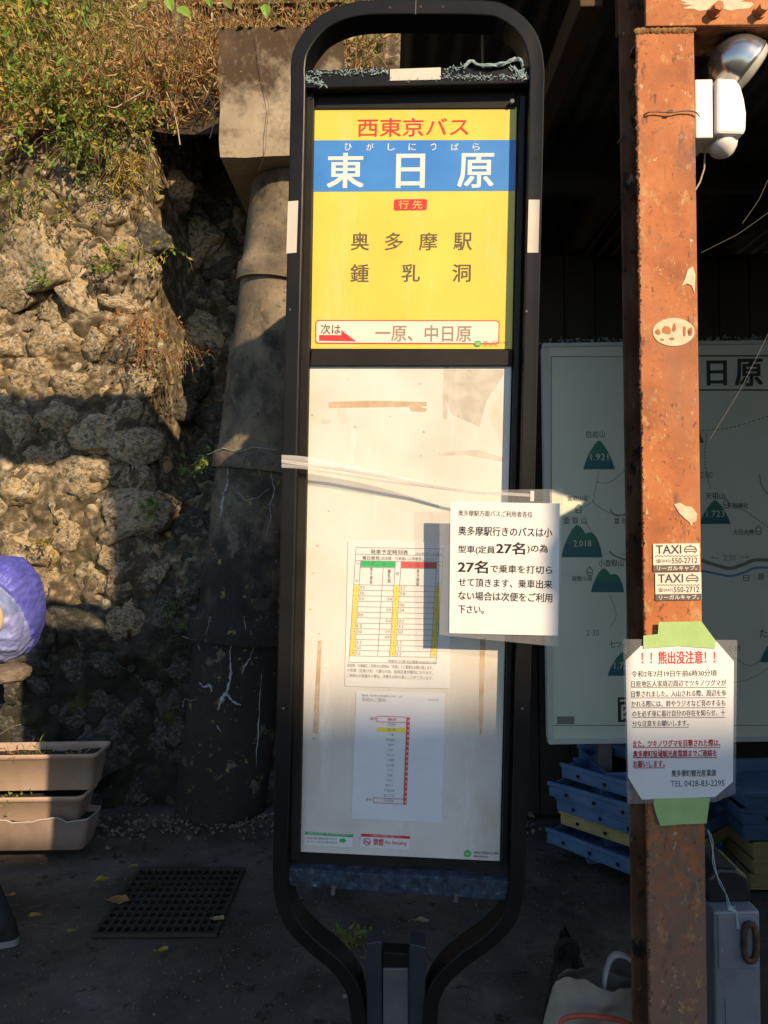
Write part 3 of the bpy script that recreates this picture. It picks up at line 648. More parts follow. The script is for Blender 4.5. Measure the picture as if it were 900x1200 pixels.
# corrugated roof
mb = MB(); xs0, xs1 = 0.07, 4.3; ncol = int((xs1 - xs0) / 0.0095); ys = [1.95, 2.6, 3.3, 4.0, 4.9]
for mi, (dz) in enumerate((0.0, 0.004)):
    vs = []
    for y in ys:
        for i in range(ncol + 1):
            x = xs0 + i * 0.0095; vs.append((x - SO.x, y - SO.y, 2.93 - (y - 1.95) * 0.02 + 0.010 * math.cos((x - xs0) / 0.076 * 2 * math.pi) + dz))
    m = ncol + 1
    mb.add(vs, [(j * m + i, j * m + i + 1, (j + 1) * m + i + 1, (j + 1) * m + i) for j in range(len(ys) - 1) for i in range(ncol)], 0, True)
mb.build('corrugated_roof', M_['corrugated'], shed)
for i, x in enumerate((0.55, 0.98, 1.75, 2.6, 3.5)):
    mb = MB(); w = .030
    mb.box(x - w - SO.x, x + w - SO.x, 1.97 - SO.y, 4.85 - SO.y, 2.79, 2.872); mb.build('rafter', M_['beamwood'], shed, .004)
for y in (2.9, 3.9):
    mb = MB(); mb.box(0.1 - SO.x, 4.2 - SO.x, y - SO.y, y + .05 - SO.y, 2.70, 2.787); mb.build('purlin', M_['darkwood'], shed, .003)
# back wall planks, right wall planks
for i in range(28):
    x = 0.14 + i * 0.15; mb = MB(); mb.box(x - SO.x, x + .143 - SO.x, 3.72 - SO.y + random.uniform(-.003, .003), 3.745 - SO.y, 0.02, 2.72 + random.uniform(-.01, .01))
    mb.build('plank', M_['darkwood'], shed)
mb = MB(); mb.box(0.60 - SO.x, 4.2 - SO.x, -1.09, -1.062, 2.685, 2.955); mb.build('light_gap_board', M_['beamwood'], shed)  # added to close the light gap between beam and roof
# added plank screen right of the opening, out of view; shades the map board
for i in range(14):
    x = 1.12 + i * 0.1445; z1 = 2.6
    mb = MB()
    if i in (4, 5):
        a0 = 2.295 + (.08 if i == 5 else 0); a1 = a0 + .075; b0 = 2.445 - (.05 if i == 5 else 0); b1 = b0 - .05  # slit shaped to let a wedge of sun onto the map board
        mb.prism([(x - SO.x, .03), (x + .143 - SO.x, .03), (x + .143 - SO.x, a1), (x - SO.x, a0)], -1.13, -1.105)
        mb.build('plank', M_['darkwood'], shed); mb = MB()  # lower part of an added screen plank
        mb.prism([(x - SO.x, b0), (x + .143 - SO.x, b1), (x + .143 - SO.x, 2.6), (x - SO.x, 2.6)], -1.13, -1.105)
    else: mb.box(x - SO.x, x + .143 - SO.x, -1.13, -1.105, 0.03, z1)
    mb.build('plank', M_['darkwood'], shed)  # plank of the added screen
mb = MB(); mb.box(2.0 - SO.x, 4.2 - SO.x, -1.10, -1.06, 2.1, 2.18); mb.box(1.05 - SO.x, 4.2 - SO.x, -1.10, -1.06, .4, .48); mb.build('shade_screen_rail', M_['darkwood'], shed)  # rails of the added screen

# added screen hidden behind the sign, blocks light streaks on the pipe pillar
for k in range(3):
    t0, t1 = k / 3 + .004, (k + 1) / 3 - .004; a = Vector((.265, 2.10)); b = Vector((.428, 2.60)); p = a.lerp(b, t0) ; q = a.lerp(b, t1); nrm = Vector((-(b - a).y, (b - a).x)).normalized() * .02
    V4 = [p, q, q + nrm, p + nrm]; mb = MB()
    mb.add([(v.x - SO.x, v.y - SO.y, z) for z in (.60, 2.66) for v in V4], [(3, 2, 1, 0), (4, 5, 6, 7), (0, 1, 5, 4), (1, 2, 6, 5), (2, 3, 7, 6), (3, 0, 4, 7)])
    mb.build('shade_screen_board', M_['darkwood'], shed)
mb = MB(); mb.tube([(.30 - SO.x, 2.2 - SO.y, 2.66), (.30 - SO.x, 2.2 - SO.y, 2.92)], .004, 6); mb.tube([(.40 - SO.x, 2.5 - SO.y, 2.66), (.40 - SO.x, 2.5 - SO.y, 2.92)], .004, 6); tag(mb.build('shade_screen_wire', M_['wire'], shed), kind='stuff')  # wires holding the added screen

# rusty H post and cross beam
PY = 1.74
def pxz(px, py, Y): p = at(px, py, Y); return p
post_top = at(788, 37, PY); post_bot_x = at(793, 1190, PY).x
PC = Vector(((at(787, 600, PY)).x, PY, 0))
post = thing('rusty_post', PC, 'rusty orange steel H post carrying stickers and a taped bear notice', 'post')
w = 68 / 900 * PY / 2
zt = at(787, 36, PY).z
mb = MB()
mb.box(-w, w, 0, .010, 0, zt); mb.build('front_flange', M_['rust'], post, .002)
mb = MB(); mb.box(-w, w, .118, .128, 0, zt + .25); mb.build('rear_flange', M_['rustdark'], post, .002)
mb = MB(); mb.box(-.004, .004, .0102, .1178, 0, zt); mb.build('web', M_['rustdark'], post)
mb = MB()
for i in range(60):
    x = -w - .001 + (2 * w + .002) * i / 59; r = random.uniform(.004, .0085)
    mb.add([(x - r, -.001, zt), (x, -.007 - random.uniform(0, .003), zt + .001), (x + r, -.001, zt), (x, -.001, zt + r), (x, -.001, zt - r)], [(0, 4, 1), (4, 2, 1), (2, 3, 1), (3, 0, 1)], 0, True)
mb.build('weld_bead', M_['weld'], post)
mb = MB()   # flaking crust down the left edge
for i in range(420):
    z = random.uniform(.3, zt); r = random.uniform(.0008, .0035) * (1.5 if z > 2.1 else 1)
    x = -w + random.uniform(-.002, .0035)
    mb.add([(x - r, -.0005, z), (x, -.003, z + r), (x + r * .7, -.0005, z - r * .3), (x, -.0005, z - r * 1.6), (x - r * .4, .006, z)], [(0, 3, 1), (3, 2, 1), (0, 4, 3), (0, 1, 4)])
tag(mb.build('flaking_edge', M_['rustdark'], post), kind='stuff')
pf = Face(post, Matrix.Translation(PC), .0015)
def blob_poly(face, cx, cy, rx, ry, n, seed, jag=.25, **k):
    r = random.Random(seed); pts = []
    for i in range(n):
        a = 2 * math.pi * i / n; q = 1 + r.uniform(-jag, jag); pts.append((cx + rx * q * math.cos(a), cy + ry * q * math.sin(a)))
    return pts
pf.poly('worn_sticker', [(789.5 + 24.5 * math.cos(i * .2094), 389 + 16.5 * math.sin(i * .2094)) for i in range(30)], M_['palepaint'], post)
for (cx, cy, rx, ry, s) in ((771, 389, 3.5, 3, 1), (781, 387, 4.5, 5.5, 2), (790, 384, 2.5, 5, 3), (802, 389, 1.8, 6, 4), (809, 388, 2.6, 5, 5), (787, 397, 3, 1.5, 6), (776, 398, 2.4, 1.2, 8)):
    pf.poly('worn_spot', blob_poly(pf, cx, cy, rx, ry, 9, s), M_['rust'], post, off=.0022)
pf.poly('paint_remnant', [(790, 591), (797, 589), (803, 593), (811, 594), (817, 602), (816, 611), (812, 612), (810, 617), (808, 612), (803, 608), (796, 601)], M_['palepaint'], post)
pf.poly('paint_remnant', [(806, 316), (812, 312), (815, 322), (814, 344), (811, 335), (805, 332), (799, 335), (803, 326)], M_['palepaint'], post)
# stickers for a taxi firm
def taxi(x0, y0, x1, y1, label):
    st = pf.rect('taxi_sticker', x0, y0, x1, y1, M_['palepaper'], None, off=.0025); st.parent = post
    st['label'] = label
    W = x1 - x0; H = y1 - y0
    pf.text('TAXI', x0 + W * .06, y0 + H * .06, x0 + W * .60, y0 + H * .36, M_['inkdark'], st, .03, off=.0028)
    segs = [(x0 + W * i / 26, y0 + H * (.44 + .025 * (i % 2)), x0 + W * (i + .8) / 26, y0 + H * (.44 + .025 * (i % 2))) for i in range(1, 25)]
    pf.lines('checker_line', segs, 1.0, M_['inkdark'], st, off=.0028)
    # little cab drawing
    cx = x0 + W * .80; cy = y0 + H * .22
    pf.lines('cab_drawing', [(cx - 7, cy + 2, cx + 7, cy + 2), (cx - 7, cy + 2, cx - 7, cy - 0.5), (cx + 7, cy + 2, cx + 7, cy - 0.5), (cx - 7, cy - 0.5, cx - 4.5, cy - 3.5), (cx + 7, cy - 0.5, cx + 4.5, cy - 3.5),
        (cx - 4.5, cy - 3.5, cx + 4.5, cy - 3.5), (cx - 6, cy - 0.5, cx + 6, cy - 0.5), (cx - 6, cy + 3.6, cx - 4, cy + 3.6), (cx + 4, cy + 3.6, cx + 6, cy + 3.6), (cx - 1.5, cy - 5.2, cx + 1.5, cy - 5.2)], 1.1, M_['inkdark'], st, off=.0028)
    pf.text('☎(042)', x0 + W * .06, y0 + H * .55, x0 + W * .38, y0 + H * .71, M_['inkdark'], st, .01, off=.0028)
    pf.text('550-2712', x0 + W * .40, y0 + H * .51, x0 + W * .95, y0 + H * .71, M_['inkdark'], st, .02, off=.0028)
    pf.rect('dark_band', x0, y0 + H * .77, x1, y1, M_['inkband'], st, off=.0027)
    pf.text('リーガルキャブ。', x0 + W * .08, y0 + H * .80, x0 + W * .94, y0 + H * .97, M_['palepaper'], st, .03, off=.0031)
M_['palepaper'] = mat('cream sticker', (0.70, 0.66, 0.56), rough=0.45)
M_['inkdark'] = mat('dark brown ink', (0.05, 0.04, 0.045), rough=0.5)
M_['inkband'] = mat('grey brown ink band', (0.11, 0.09, 0.08), rough=0.5)
taxi(765.5, 637, 820, 669.5, 'upper taxi sticker'); taxi(768, 671, 822, 703.5, 'lower taxi sticker')
# cross beam
CB = Vector((PC.x, PY, zt))
cb = thing('cross_beam', CB, 'rusty orange steel beam with round bolts across the top of the post', 'beam')
bx0 = at(756, 17, PY).x - CB.x; bz1 = .21
mb = MB(); mb.box(bx0, 3.6, -.004, .006, .009, bz1); mb.build('front_plate', M_['rustbeam'], cb, .002)
mb = MB(); mb.box(bx0, 3.6, .0062, .115, .009, .018); mb.build('lower_flange', M_['rustdark'], cb)
mb = MB(); mb.box(bx0, 3.6, .0062, .115, bz1 - .010, bz1); mb.build('upper_flange', M_['rustdark'], cb)
cf = Face(cb, Matrix.Translation(CB), .0045)
cf.poly('paint_remnant', blob_poly(cf, 838, 3, 40, 8, 26, 5, .35), M_['palepaint'], cb)
for px in (836, 889, 946, 1006):
    p = at(px, 16, PY) - CB; mb = MB()
    mb.tube([(p.x, -.0042, p.z), (p.x, -.010, p.z)], .0145, 16); mb.tube([(p.x, -.0095, p.z), (p.x, -.030, p.z)], .0115, 6)
    mb.build('bolt', M_['rustbeam'], cb, .001)
# wire tied round the post
mb = MB(); P = [at(724, 168, 1.86), at(733, 155, 1.84), at(742, 147, 1.80), at(757, 133, 1.735), at(768, 131, 1.733), (at(786, 132, 1.732)), at(800, 130, 1.733), at(814, 131, 1.733), at(820, 137, 1.735)]
mb.tube([p - P[4] for p in catmull(P, 4)], .0016, 5); tw = MB()
a = at(785, 131, 1.730) - P[4]
for s in range(6): mb.tube([a + Vector((s * .002 - .006, -.002, -.003)), a + Vector((s * .002 - .004, -.002, .003))], .0012, 4)
mb.tube([at(724, 168, 1.86) - P[4], at(730, 158, 1.85) - P[4], at(727, 165, 1.85) - P[4], at(735, 160, 1.84) - P[4]], .0018, 4)
o = mb.build('tied_wire', M_['wire']); o.location = P[4]; tag(o, 'thin twisted wire tied round the rusty post near its top', 'wire')

# sensor floodlight
FL = at(838, 140, 1.80)
fl = thing('sensor_floodlight', FL, 'white sensor floodlight with silver dome lamp mounted beside the rusty post', 'floodlight')
def loc(px, py, Y): return at(px, py, Y) - FL
a = loc(815, 105, 1.80); b = loc(862, 172, 1.80)
mb = MB(); mb.prism([(a.x - .02, a.z), (a.x + .022, a.z), (a.x + .022, b.z), (a.x - .02, b.z)], -.045, .05); mb.build('mount_plate', M_['whiteplastic'], fl, .004)
prof = [(827.5, 106), (850, 107), (856, 116), (860, 130), (862.5, 146), (862, 164), (859, 171), (827.5, 170)]
mb = MB(); mb.prism([((loc(x, y, 1.80)).x, (loc(x, y, 1.80)).z) for x, y in prof], -.055, .045); mb.build('housing', M_['whiteplastic'], fl, .007)
def lathe(mb, c, ax, prof, n=28, mi=0):
    ax = ax.normalized(); e1 = ax.cross(Vector((0, 1, 0.2))).normalized(); e2 = ax.cross(e1); vs = []
    for (t, r) in prof:
        for k in range(n):
            q = 2 * math.pi * k / n; vs.append(c + ax * t + (e1 * math.cos(q) + e2 * math.sin(q)) * r)
    mb.add(vs, [(i * n + k, i * n + (k + 1) % n, (i + 1) * n + (k + 1) % n, (i + 1) * n + k) for i in range(len(prof) - 1) for k in range(n)], mi, True)
# dome: open face looks to the lower right and away
ax = Vector((.80, .05, -.58)).normalized(); c = loc(868, 80, 1.80)
mb = MB(); lathe(mb, c, -ax, [(-.010, .066), (-.007, .069), (.0, .0675), (.014, .066), (.030, .062), (.046, .055), (.060, .044), (.070, .030), (.076, .014), (.078, 0.0)])
mb.build('dome_reflector', M_['chrome'], fl)
mb = MB(); lathe(mb, c, ax, [(.0102, .067), (.022, .063), (.029, .048), (.033, .02), (.034, 0)]); mb.build('lamp_lens', M_['lens'], fl)
mb = MB(); mb.tube([loc(846, 110, 1.80), loc(845, 104, 1.80), loc(850, 96, 1.80)], .019, 14); mb.build('swivel', M_['whiteplastic'], fl)
c = loc(848, 172, 1.785)
mb = MB(); lathe(mb, c, Vector((.35, -.2, -1)), [(-.016, .0), (-.015, .026), (-.006, .032), (.004, .031), (.012, .026), (.021, .016), (.026, .006), (.027, 0)]); mb.build('sensor_head', M_['whiteplastic'], fl)
mb = MB(); mb.tube([loc(826, 172, 1.80), loc(826, 182, 1.80), loc(825, 198, 1.80), loc(820, 214, 1.79), loc(814, 224, 1.78)], .0022, 6); mb.build('cable', M_['cable'], fl)
# cobweb threads
for k, (p0, p1, Y, lab) in enumerate([((902, 388), (832, 515), 1.72, 'single cobweb thread slanting from the map title to the post'), ((905, 200), (870, 262), 1.9, 'short cobweb thread in the dark right of the post'), ((905, 246), (822, 296), 1.9, 'faint cobweb threads fanning from the right edge to the post')]):
    P = [at(*p0, Y), at((p0[0] + p1[0]) / 2 + 2, (p0[1] + p1[1]) / 2 + 3, Y), at(*p1, Y)]
    mb = MB(); mb.tube([p - P[0] for p in P], .0004, 3); o = mb.build('cobweb_thread', M_['cobweb']); o.location = P[0]; tag(o, lab, 'cobweb')

# ------------------------------------------------------------------ bear notice taped to the post
NB = Vector((PC.x, PY, at(795, 845, PY).z))
nb = thing('bear_warning_notice', NB, 'laminated bear warning notice with red heading taped to the post', 'notice')
nf = Face(nb, Matrix.Translation(NB), .012)
nf.poly('laminate_film', [(730, 749), (864, 750), (862, 930), (838, 940), (735, 942)], M_['laminate'], nb, off=.0095, th=.0006)
nf.poly('paper', [(751, 757), (733, 774), (736, 911), (752, 937), (838, 934), (859, 916), (860, 775), (840, 752)], M_['paper'], nb, off=.0115, th=.0006)
pap = nb.children[-1] if nb.children else nb
pap = [o for o in nb.children if o.name.startswith('paper')][0]
nf.poly('masking_tape', [(754, 745), (771, 743), (772, 729), (822, 728), (830, 739), (839, 751), (838, 760), (796, 757), (754, 760)], M_['tapegreen'], nb, off=.0135, th=.0008)
nf.poly('masking_tape', [(766, 936), (832, 935), (830, 950), (828, 965), (800, 966), (774, 968), (769, 955), (766, 943)], M_['tapegreen'], nb, off=.0135, th=.0008)
def T(f, s, x0, y0, x1, y1, m='ink', p=None, b=0.0, **k): return f.text(s, x0, y0, x1, y1, M_[m], p, b, **k)
T(nf, '！！熊出没注意！！', 752, 763, 838, 778, 'inkred', pap, .035)
for s, x0, y0, x1, y1, ul in (('令和2年7月19日午前6時30分頃', 740, 785.5, 840, 793, 0), ('日原地区人家周辺周辺でツキノワグマが', 740, 797, 851, 804.5, 1), ('目撃されました。入山される際、周辺を歩', 740, 809, 851, 816.5, 1),
        ('かれる際には、鈴やラジオなど音のするも', 740, 820.5, 850, 828, 1), ('のを必ず身に着け自分の存在を知らせ、十', 741, 832, 850, 839.5, 1), ('分な注意をお願いします。', 741, 844, 807, 851, 1)):
    T(nf, s, x0, y0, x1, y1, 'ink', pap, .012)
    if ul: nf.lines('underline', [(x0, y1 + 1.4, x1, y1 + 1.2)], .6, M_['ink'], pap)
for s, x0, y0, x1, y1 in (('また、ツキノワグマを目撃された際は、', 742, 867, 844, 875), ('奥多摩町役場観光産業課までご連絡を', 742, 879, 840, 887), ('お願いします。', 742, 891.5, 779, 899)):
    T(nf, s, x0, y0, x1, y1, 'inkmaroon', pap, .045); nf.lines('underline', [(x0, y1 + 1, x1, y1 + .8)], .9, M_['inkmaroon'], pap)
T(nf, '奥多摩町観光産業課', 787, 902, 839, 910, 'ink', pap, .02)
T(nf, 'TEL 0428-83-2295', 786, 914.5, 849, 921.5, 'ink', pap, .0)

# ================================================================== MAP BOARD
MY = 3.30
MC = Vector((at(980, 600, MY).x, MY, 0))
mpb = thing('map_board', MC, 'large pale green hiking map board with teal mountains under the shed', 'map board')
mf = Face(mpb, Matrix.Translation(MC), .0)
def mxz(px, py): q = at(px, py, MY) - MC; return q.x, q.z
L0, T0 = mxz(637, 404); R0_, B0 = mxz(1330, 861)
mb = MB(); mb.box(L0, R0_, .0, .03, B0, T0); mb.build('board', M_['mapboard'], mpb)
fr = .018
for (a, b, c, d) in ((L0 - .002, R0_ + .002, T0 - fr * .6, T0 + .006), (L0 - .002, R0_ + .002, B0 - .006, B0 + fr), (L0 - .006, L0 + fr, B0 + fr + .001, T0 - fr * .6 - .001), (R0_ - fr, R0_ + .006, B0 + fr + .001, T0 - fr * .6 - .001)):
    mb = MB(); mb.box(a, b, -.008, .034, c, d); mb.build('frame_strip', M_['mapframe'], mpb, .002)
for x in (L0 + .25, R0_ - .25):
    mb = MB(); mb.box(x - .03, x + .03, .035, .08, 0, T0 - .1); mb.build('leg', M_['galv'], mpb)
MO = .0008
mf.off = MO
brd = [o for o in mpb.children if o.name.startswith('board')][0]
mf.lines('border_line', [(646, 418, 646, 850), (646, 418, 762, 418), (646, 850, 1300, 850)], 1.0, M_['mapgrey'], brd)
mf.lines('title_box', [(768, 417, 1330, 417), (768, 457, 1330, 457), (768, 417, 768, 457)], 1.6, M_['mapink'], brd)
T(mf, '奥', 777, 421, 811, 452, 'mapink', brd, .05); T(mf, '日', 829, 423, 851, 451, 'mapink', brd, .05); T(mf, '原', 862, 421, 893, 452, 'mapink', brd, .05)
def mountain(cx, base, w, h, num, two=False, lab=None, ly=None, lx=None, lw=28):
    def prof(t):
        g = max(0, 1 - abs(t) ** 1.35)
        if two: g = max(.0, 1 - abs((t + .22) / .78) ** 1.6) if t < .18 else max(0, .72 * (1 - abs((t - .38) / .62) ** 2.2))
        return g ** .8
    top = [(cx + w / 2 * t, base - h * prof(t)) for t in [1 - 2 * i / 24 for i in range(25)]]
    mf.poly('mountain_symbol', [(cx - w / 2, base)] + [(cx + w / 2, base)] + top[1:-1], M_['teal'], brd, off=MO)
    lower = [(cx + w / 2 * t, base - min(h * .42, h * prof(t))) for t in [1 - 2 * i / 24 for i in range(25)]]
    mf.poly('mountain_symbol', [(cx - w / 2, base), (cx + w / 2, base)] + lower[1:-1], M_['tealdark'], brd, off=MO + .0006)
    if num: T(mf, num, cx - 10, base - h * .42 - 4, cx + 11, base - h * .42 + 3.5, 'mapboard', brd, 0, off=MO + .0012)
    if lab: T(mf, lab, lx - lw / 2, ly - 4, lx + lw / 2, ly + 4, 'mapink', brd, .01)
mountain(702, 550, 37, 34, '1.921', False, '白岩山', 509, 698, 22)
mountain(682, 653, 48, 38, '2.018', True, '雲 取 山', 610, 674, 27)
mountain(712, 694, 39, 28, None, True, '小雲取山', 660, 716, 29)
mountain(838, 614, 36, 28, '1.723', False, '天祖山', 581, 838, 23)
mountain(806, 519, 38, 26, None); mountain(730, 792, 36, 28, '1.757', False, '七ツ石山', 755, 729, 30); mountain(908, 776, 34, 28, None)
for s, x0, y0, x1, y1 in (('雲取山荘', 665, 581, 689, 587), ('雲 取 谷', 720, 607, 743, 614), ('避難小屋', 670, 675, 694, 681), ('天祖神社', 852, 589, 877, 596), ('大日大神', 859, 620, 883, 627), ('日', 871, 674, 878, 681), ('原', 888, 672, 896, 680),
        ('た', 890, 737, 900, 747), ('2:30', 848, 650, 862, 657), ('2:00', 821, 553, 835, 560), ('2·30', 687, 738, 702, 745), ('1:30', 855, 757, 868, 763)):
    T(mf, s, x0, y0, x1, y1, 'mapgrey' if ':' in s or '·' in s else 'mapink', brd, 0.0)
mf.rect('black_box', 724, 817, 752, 846, M_['mapink'], brd); T(mf, '西', 727, 820, 749, 843, 'mapboard', brd, .03, off=MO + .0006)
def dashes(pts, k=9, duty=.55):
    P = catmull([Vector(p) for p in pts], k); out = []
    for i in range(len(P) - 1): out.append((P[i].x, P[i].y, P[i].x + (P[i + 1].x - P[i].x) * duty, P[i].y + (P[i + 1].y - P[i].y) * duty))
    return out
segs = []
for pts in ([(701, 552), (700, 563), (697, 575), (695, 587), (684, 594)], [(699, 564), (712, 566), (727, 556), (742, 538)], [(695, 588), (706, 597), (722, 603), (742, 600)], [(686, 612), (694, 625), (700, 640), (699, 654)],
            [(714, 696), (722, 720), (715, 735)], [(820, 505), (860, 500), (905, 486)], [(828, 508), (826, 540), (832, 572)], [(858, 590), (880, 603), (905, 622)], [(735, 686), (760, 682)], [(860, 770), (880, 780), (900, 765), (915, 740)], [(728, 650), (745, 645)], [(735, 770), (740, 745), (735, 730)],
            [(820, 790), (850, 800), (880, 795), (905, 780)]):
    segs += dashes(pts)
tag(mf.lines('dashed_trail', segs, 1.1, M_['mapgrey'], brd), kind='stuff')
def curve_line(pts, w, m, nm):
    P = catmull([Vector(p) for p in pts], 8); mf.lines(nm, [(P[i].x, P[i].y, P[i + 1].x, P[i + 1].y) for i in range(len(P) - 1)], w, M_[m], brd)
curve_line([(715, 597), (722, 604), (735, 602), (744, 592)], 1.3, 'mapgrey', 'stream_line')
curve_line([(714, 646), (722, 652), (737, 657), (742, 655)], 1.8, 'mapgrey', 'road_line')
curve_line([(818, 655), (838, 662), (856, 666), (872, 661), (890, 656), (940, 660)], 4, 'mapgrey', 'road_line')
curve_line([(815, 667), (838, 672), (856, 675), (872, 671), (890, 665), (940, 668)], 2.6, 'river', 'river_line')
curve_line([(890, 555), (893, 570), (905, 585)], 1.1, 'mapgrey', 'stream_line')
mf.lines('arrow_line', [(833, 654, 842, 654), (868, 653, 878, 653), (833, 654, 836, 652), (878, 653, 875, 651)], .8, M_['mapgrey'], brd)
for (hx, hy) in ((678, 596), (691, 669), (851, 590), (889, 621)):
    mf.lines('hut_symbol', [(hx - 4, hy, hx, hy - 5), (hx, hy - 5, hx + 4, hy), (hx - 3, hy, hx - 3, hy + 5), (hx + 3, hy, hx + 3, hy + 5), (hx - 3, hy + 5, hx + 3, hy + 5), (hx - 3, hy + 2, hx + 3, hy + 2)], 1.1, M_['mapgrey'], brd)
mf.lines('caption_bar', [(653, 844, 673, 844)], 9, M_['mapgrey'], brd)
# debris on top of board
mb = MB(); r = random.Random(5)
for i in range(420):
    x = r.uniform(L0, R0_); leaf(mb, Vector((x, r.uniform(-.005, .03), T0 + .012 + abs(r.gauss(0, .006)))), rv(r), rv(r), r.uniform(.01, .026), r.uniform(.006, .014), 0)
o = mb.build('leaf_litter', mat('grey dry litter', [(.35, (.16, .17, .18)), (.7, (.40, .42, .45))], scale=30, rough=.8)); o.location = MC; tag(o, 'grey dry leaf litter lying along the top edge of the map board', 'litter', kind='stuff')

# ================================================================== CRATES
def tray_mesh(m_, w=.56, d=.40, h=.062):
    mb = MB(); t = .012
    mb.box(-w / 2, w / 2, -d / 2, d / 2, 0, .008)
    mb.box(-w / 2, w / 2, -d / 2, -d / 2 + t, .0085, h); mb.box(-w / 2, w / 2, d / 2 - t, d / 2, .0085, h)
    mb.box(-w / 2, -w / 2 + t, -d / 2 + t + .0005, d / 2 - t - .0005, .0085, h - .012); mb.box(w / 2 - t, w / 2, -d / 2 + t + .0005, d / 2 - t - .0005, .0085, h - .012)
    mb.box(-w / 2 - .006, w / 2 + .006, -d / 2 - .006, -d / 2 - .0005, h - .016, h + .001); mb.box(-w / 2 - .006, w / 2 + .006, d / 2 + .0005, d / 2 + .006, h - .016, h + .001)
    o = mb.build('body', m_); o.modifiers.new('b', 'BEVEL').width = .0025
    return o
def hole_disc_mesh():
    mb = MB(); mb.tube([(0, 0, 0), (0, -.0015, 0)], .008, 8); o = mb.build('hole_disc', M_['hole_shade']); return o  # dark disc on the crate face, painted as the shade of a hole
proto_h = hole_disc_mesh(); hole_disc_me = proto_h.data; bpy.data.objects.remove(proto_h)
tray_me = {}
for c_ in ('crateblue', 'crateyellow'):
    o = tray_mesh(M_[c_]); tray_me[c_] = o.data; bpy.data.objects.remove(o)
def crate(x, y, z, rz, c_, label, group):
    t = thing('shallow_crate', (x, y, z), label, 'crate', group, rz)
    b = link_mesh('body', tray_me[c_], t); bv = b.modifiers.new('bevel', 'BEVEL'); bv.width = .002; bv.limit_method = 'ANGLE'
    for s in (-.19, -.06, .07, .2):
        h = link_mesh('hole_disc', hole_disc_me, t); h.location = (s, -.2075, .026)
    return t
# skewed stack (between the sign and the post), floor upwards
gA = 'crates in the skewed stack behind the rusty post'; gB = 'crates in the stack at the right edge'; gC = 'crates in the stack right behind the post'
lev = [('crateblue', 'lowest blue crate of the skewed stack left of the post'), ('crateblue', 'second blue crate up in the skewed stack, sticking out lowest left'), ('crateyellow', 'yellow ochre crate in the middle of the skewed stack left of the post'),
       ('crateblue', 'blue crate directly on the yellow one in the skewed stack'), ('crateblue', 'second blue crate above the yellow one in the skewed stack'), ('crateblue', 'topmost blue crate of the skewed stack under the map board')]
zz = .015
bs = at(738, 960, 3.12)
for i, (c_, lab) in enumerate(lev):
    crate(bs.x + (.10, -.03, .04, .02, -.01, .05)[i] + .06, 3.20 + (.05, 0, .05, .03, .04, .06)[i], zz, R((-46, -50, -47, -49, -46, -50)[i]), c_, lab, gA); zz += .064
levC = [('crateblue', 'lowest blue crate right behind the post, set back'), ('crateblue', 'second blue crate behind the post, jutting out to the right'), ('crateyellow', 'dusty ochre crate right behind the post'), ('crateblue', 'blue crate above the ochre one behind the post'),
        ('crateblue', 'greyish blue crate second from the top behind the post'), ('crateblue', 'topmost blue crate right behind the post')]
zz = .015
for i, (c_, lab) in enumerate(levC):
    cx = at((752, 868, 862, 862, 866, 872)[i] if i else 850, 900, 3.16).x
    crate(cx - .28, 3.42, zz, R((1, 3, -2, 1, 2, 3)[i]), c_, lab, gC); zz += .064
levB = [('crateyellow', 'lowest yellow crate at the right edge'), ('crateyellow', 'middle yellow crate at the right edge'), ('crateyellow', 'third yellow crate at the right edge under the blue ones'), ('crateblue', 'pale blue crate on the yellow ones at the right edge'),
        ('crateblue', 'blue crate second from the top at the right edge'), ('crateblue', 'topmost blue crate at the right edge')]
zz = .015
for i, (c_, lab) in enumerate(levB):
    cx = at((880, 879, 877, 872, 868, 870)[i], 900, 2.96).x
    crate(cx + .29, 3.17, zz, R((-2, 1, 2, -1, 0, 2)[i]), c_, lab, gB); zz += .064

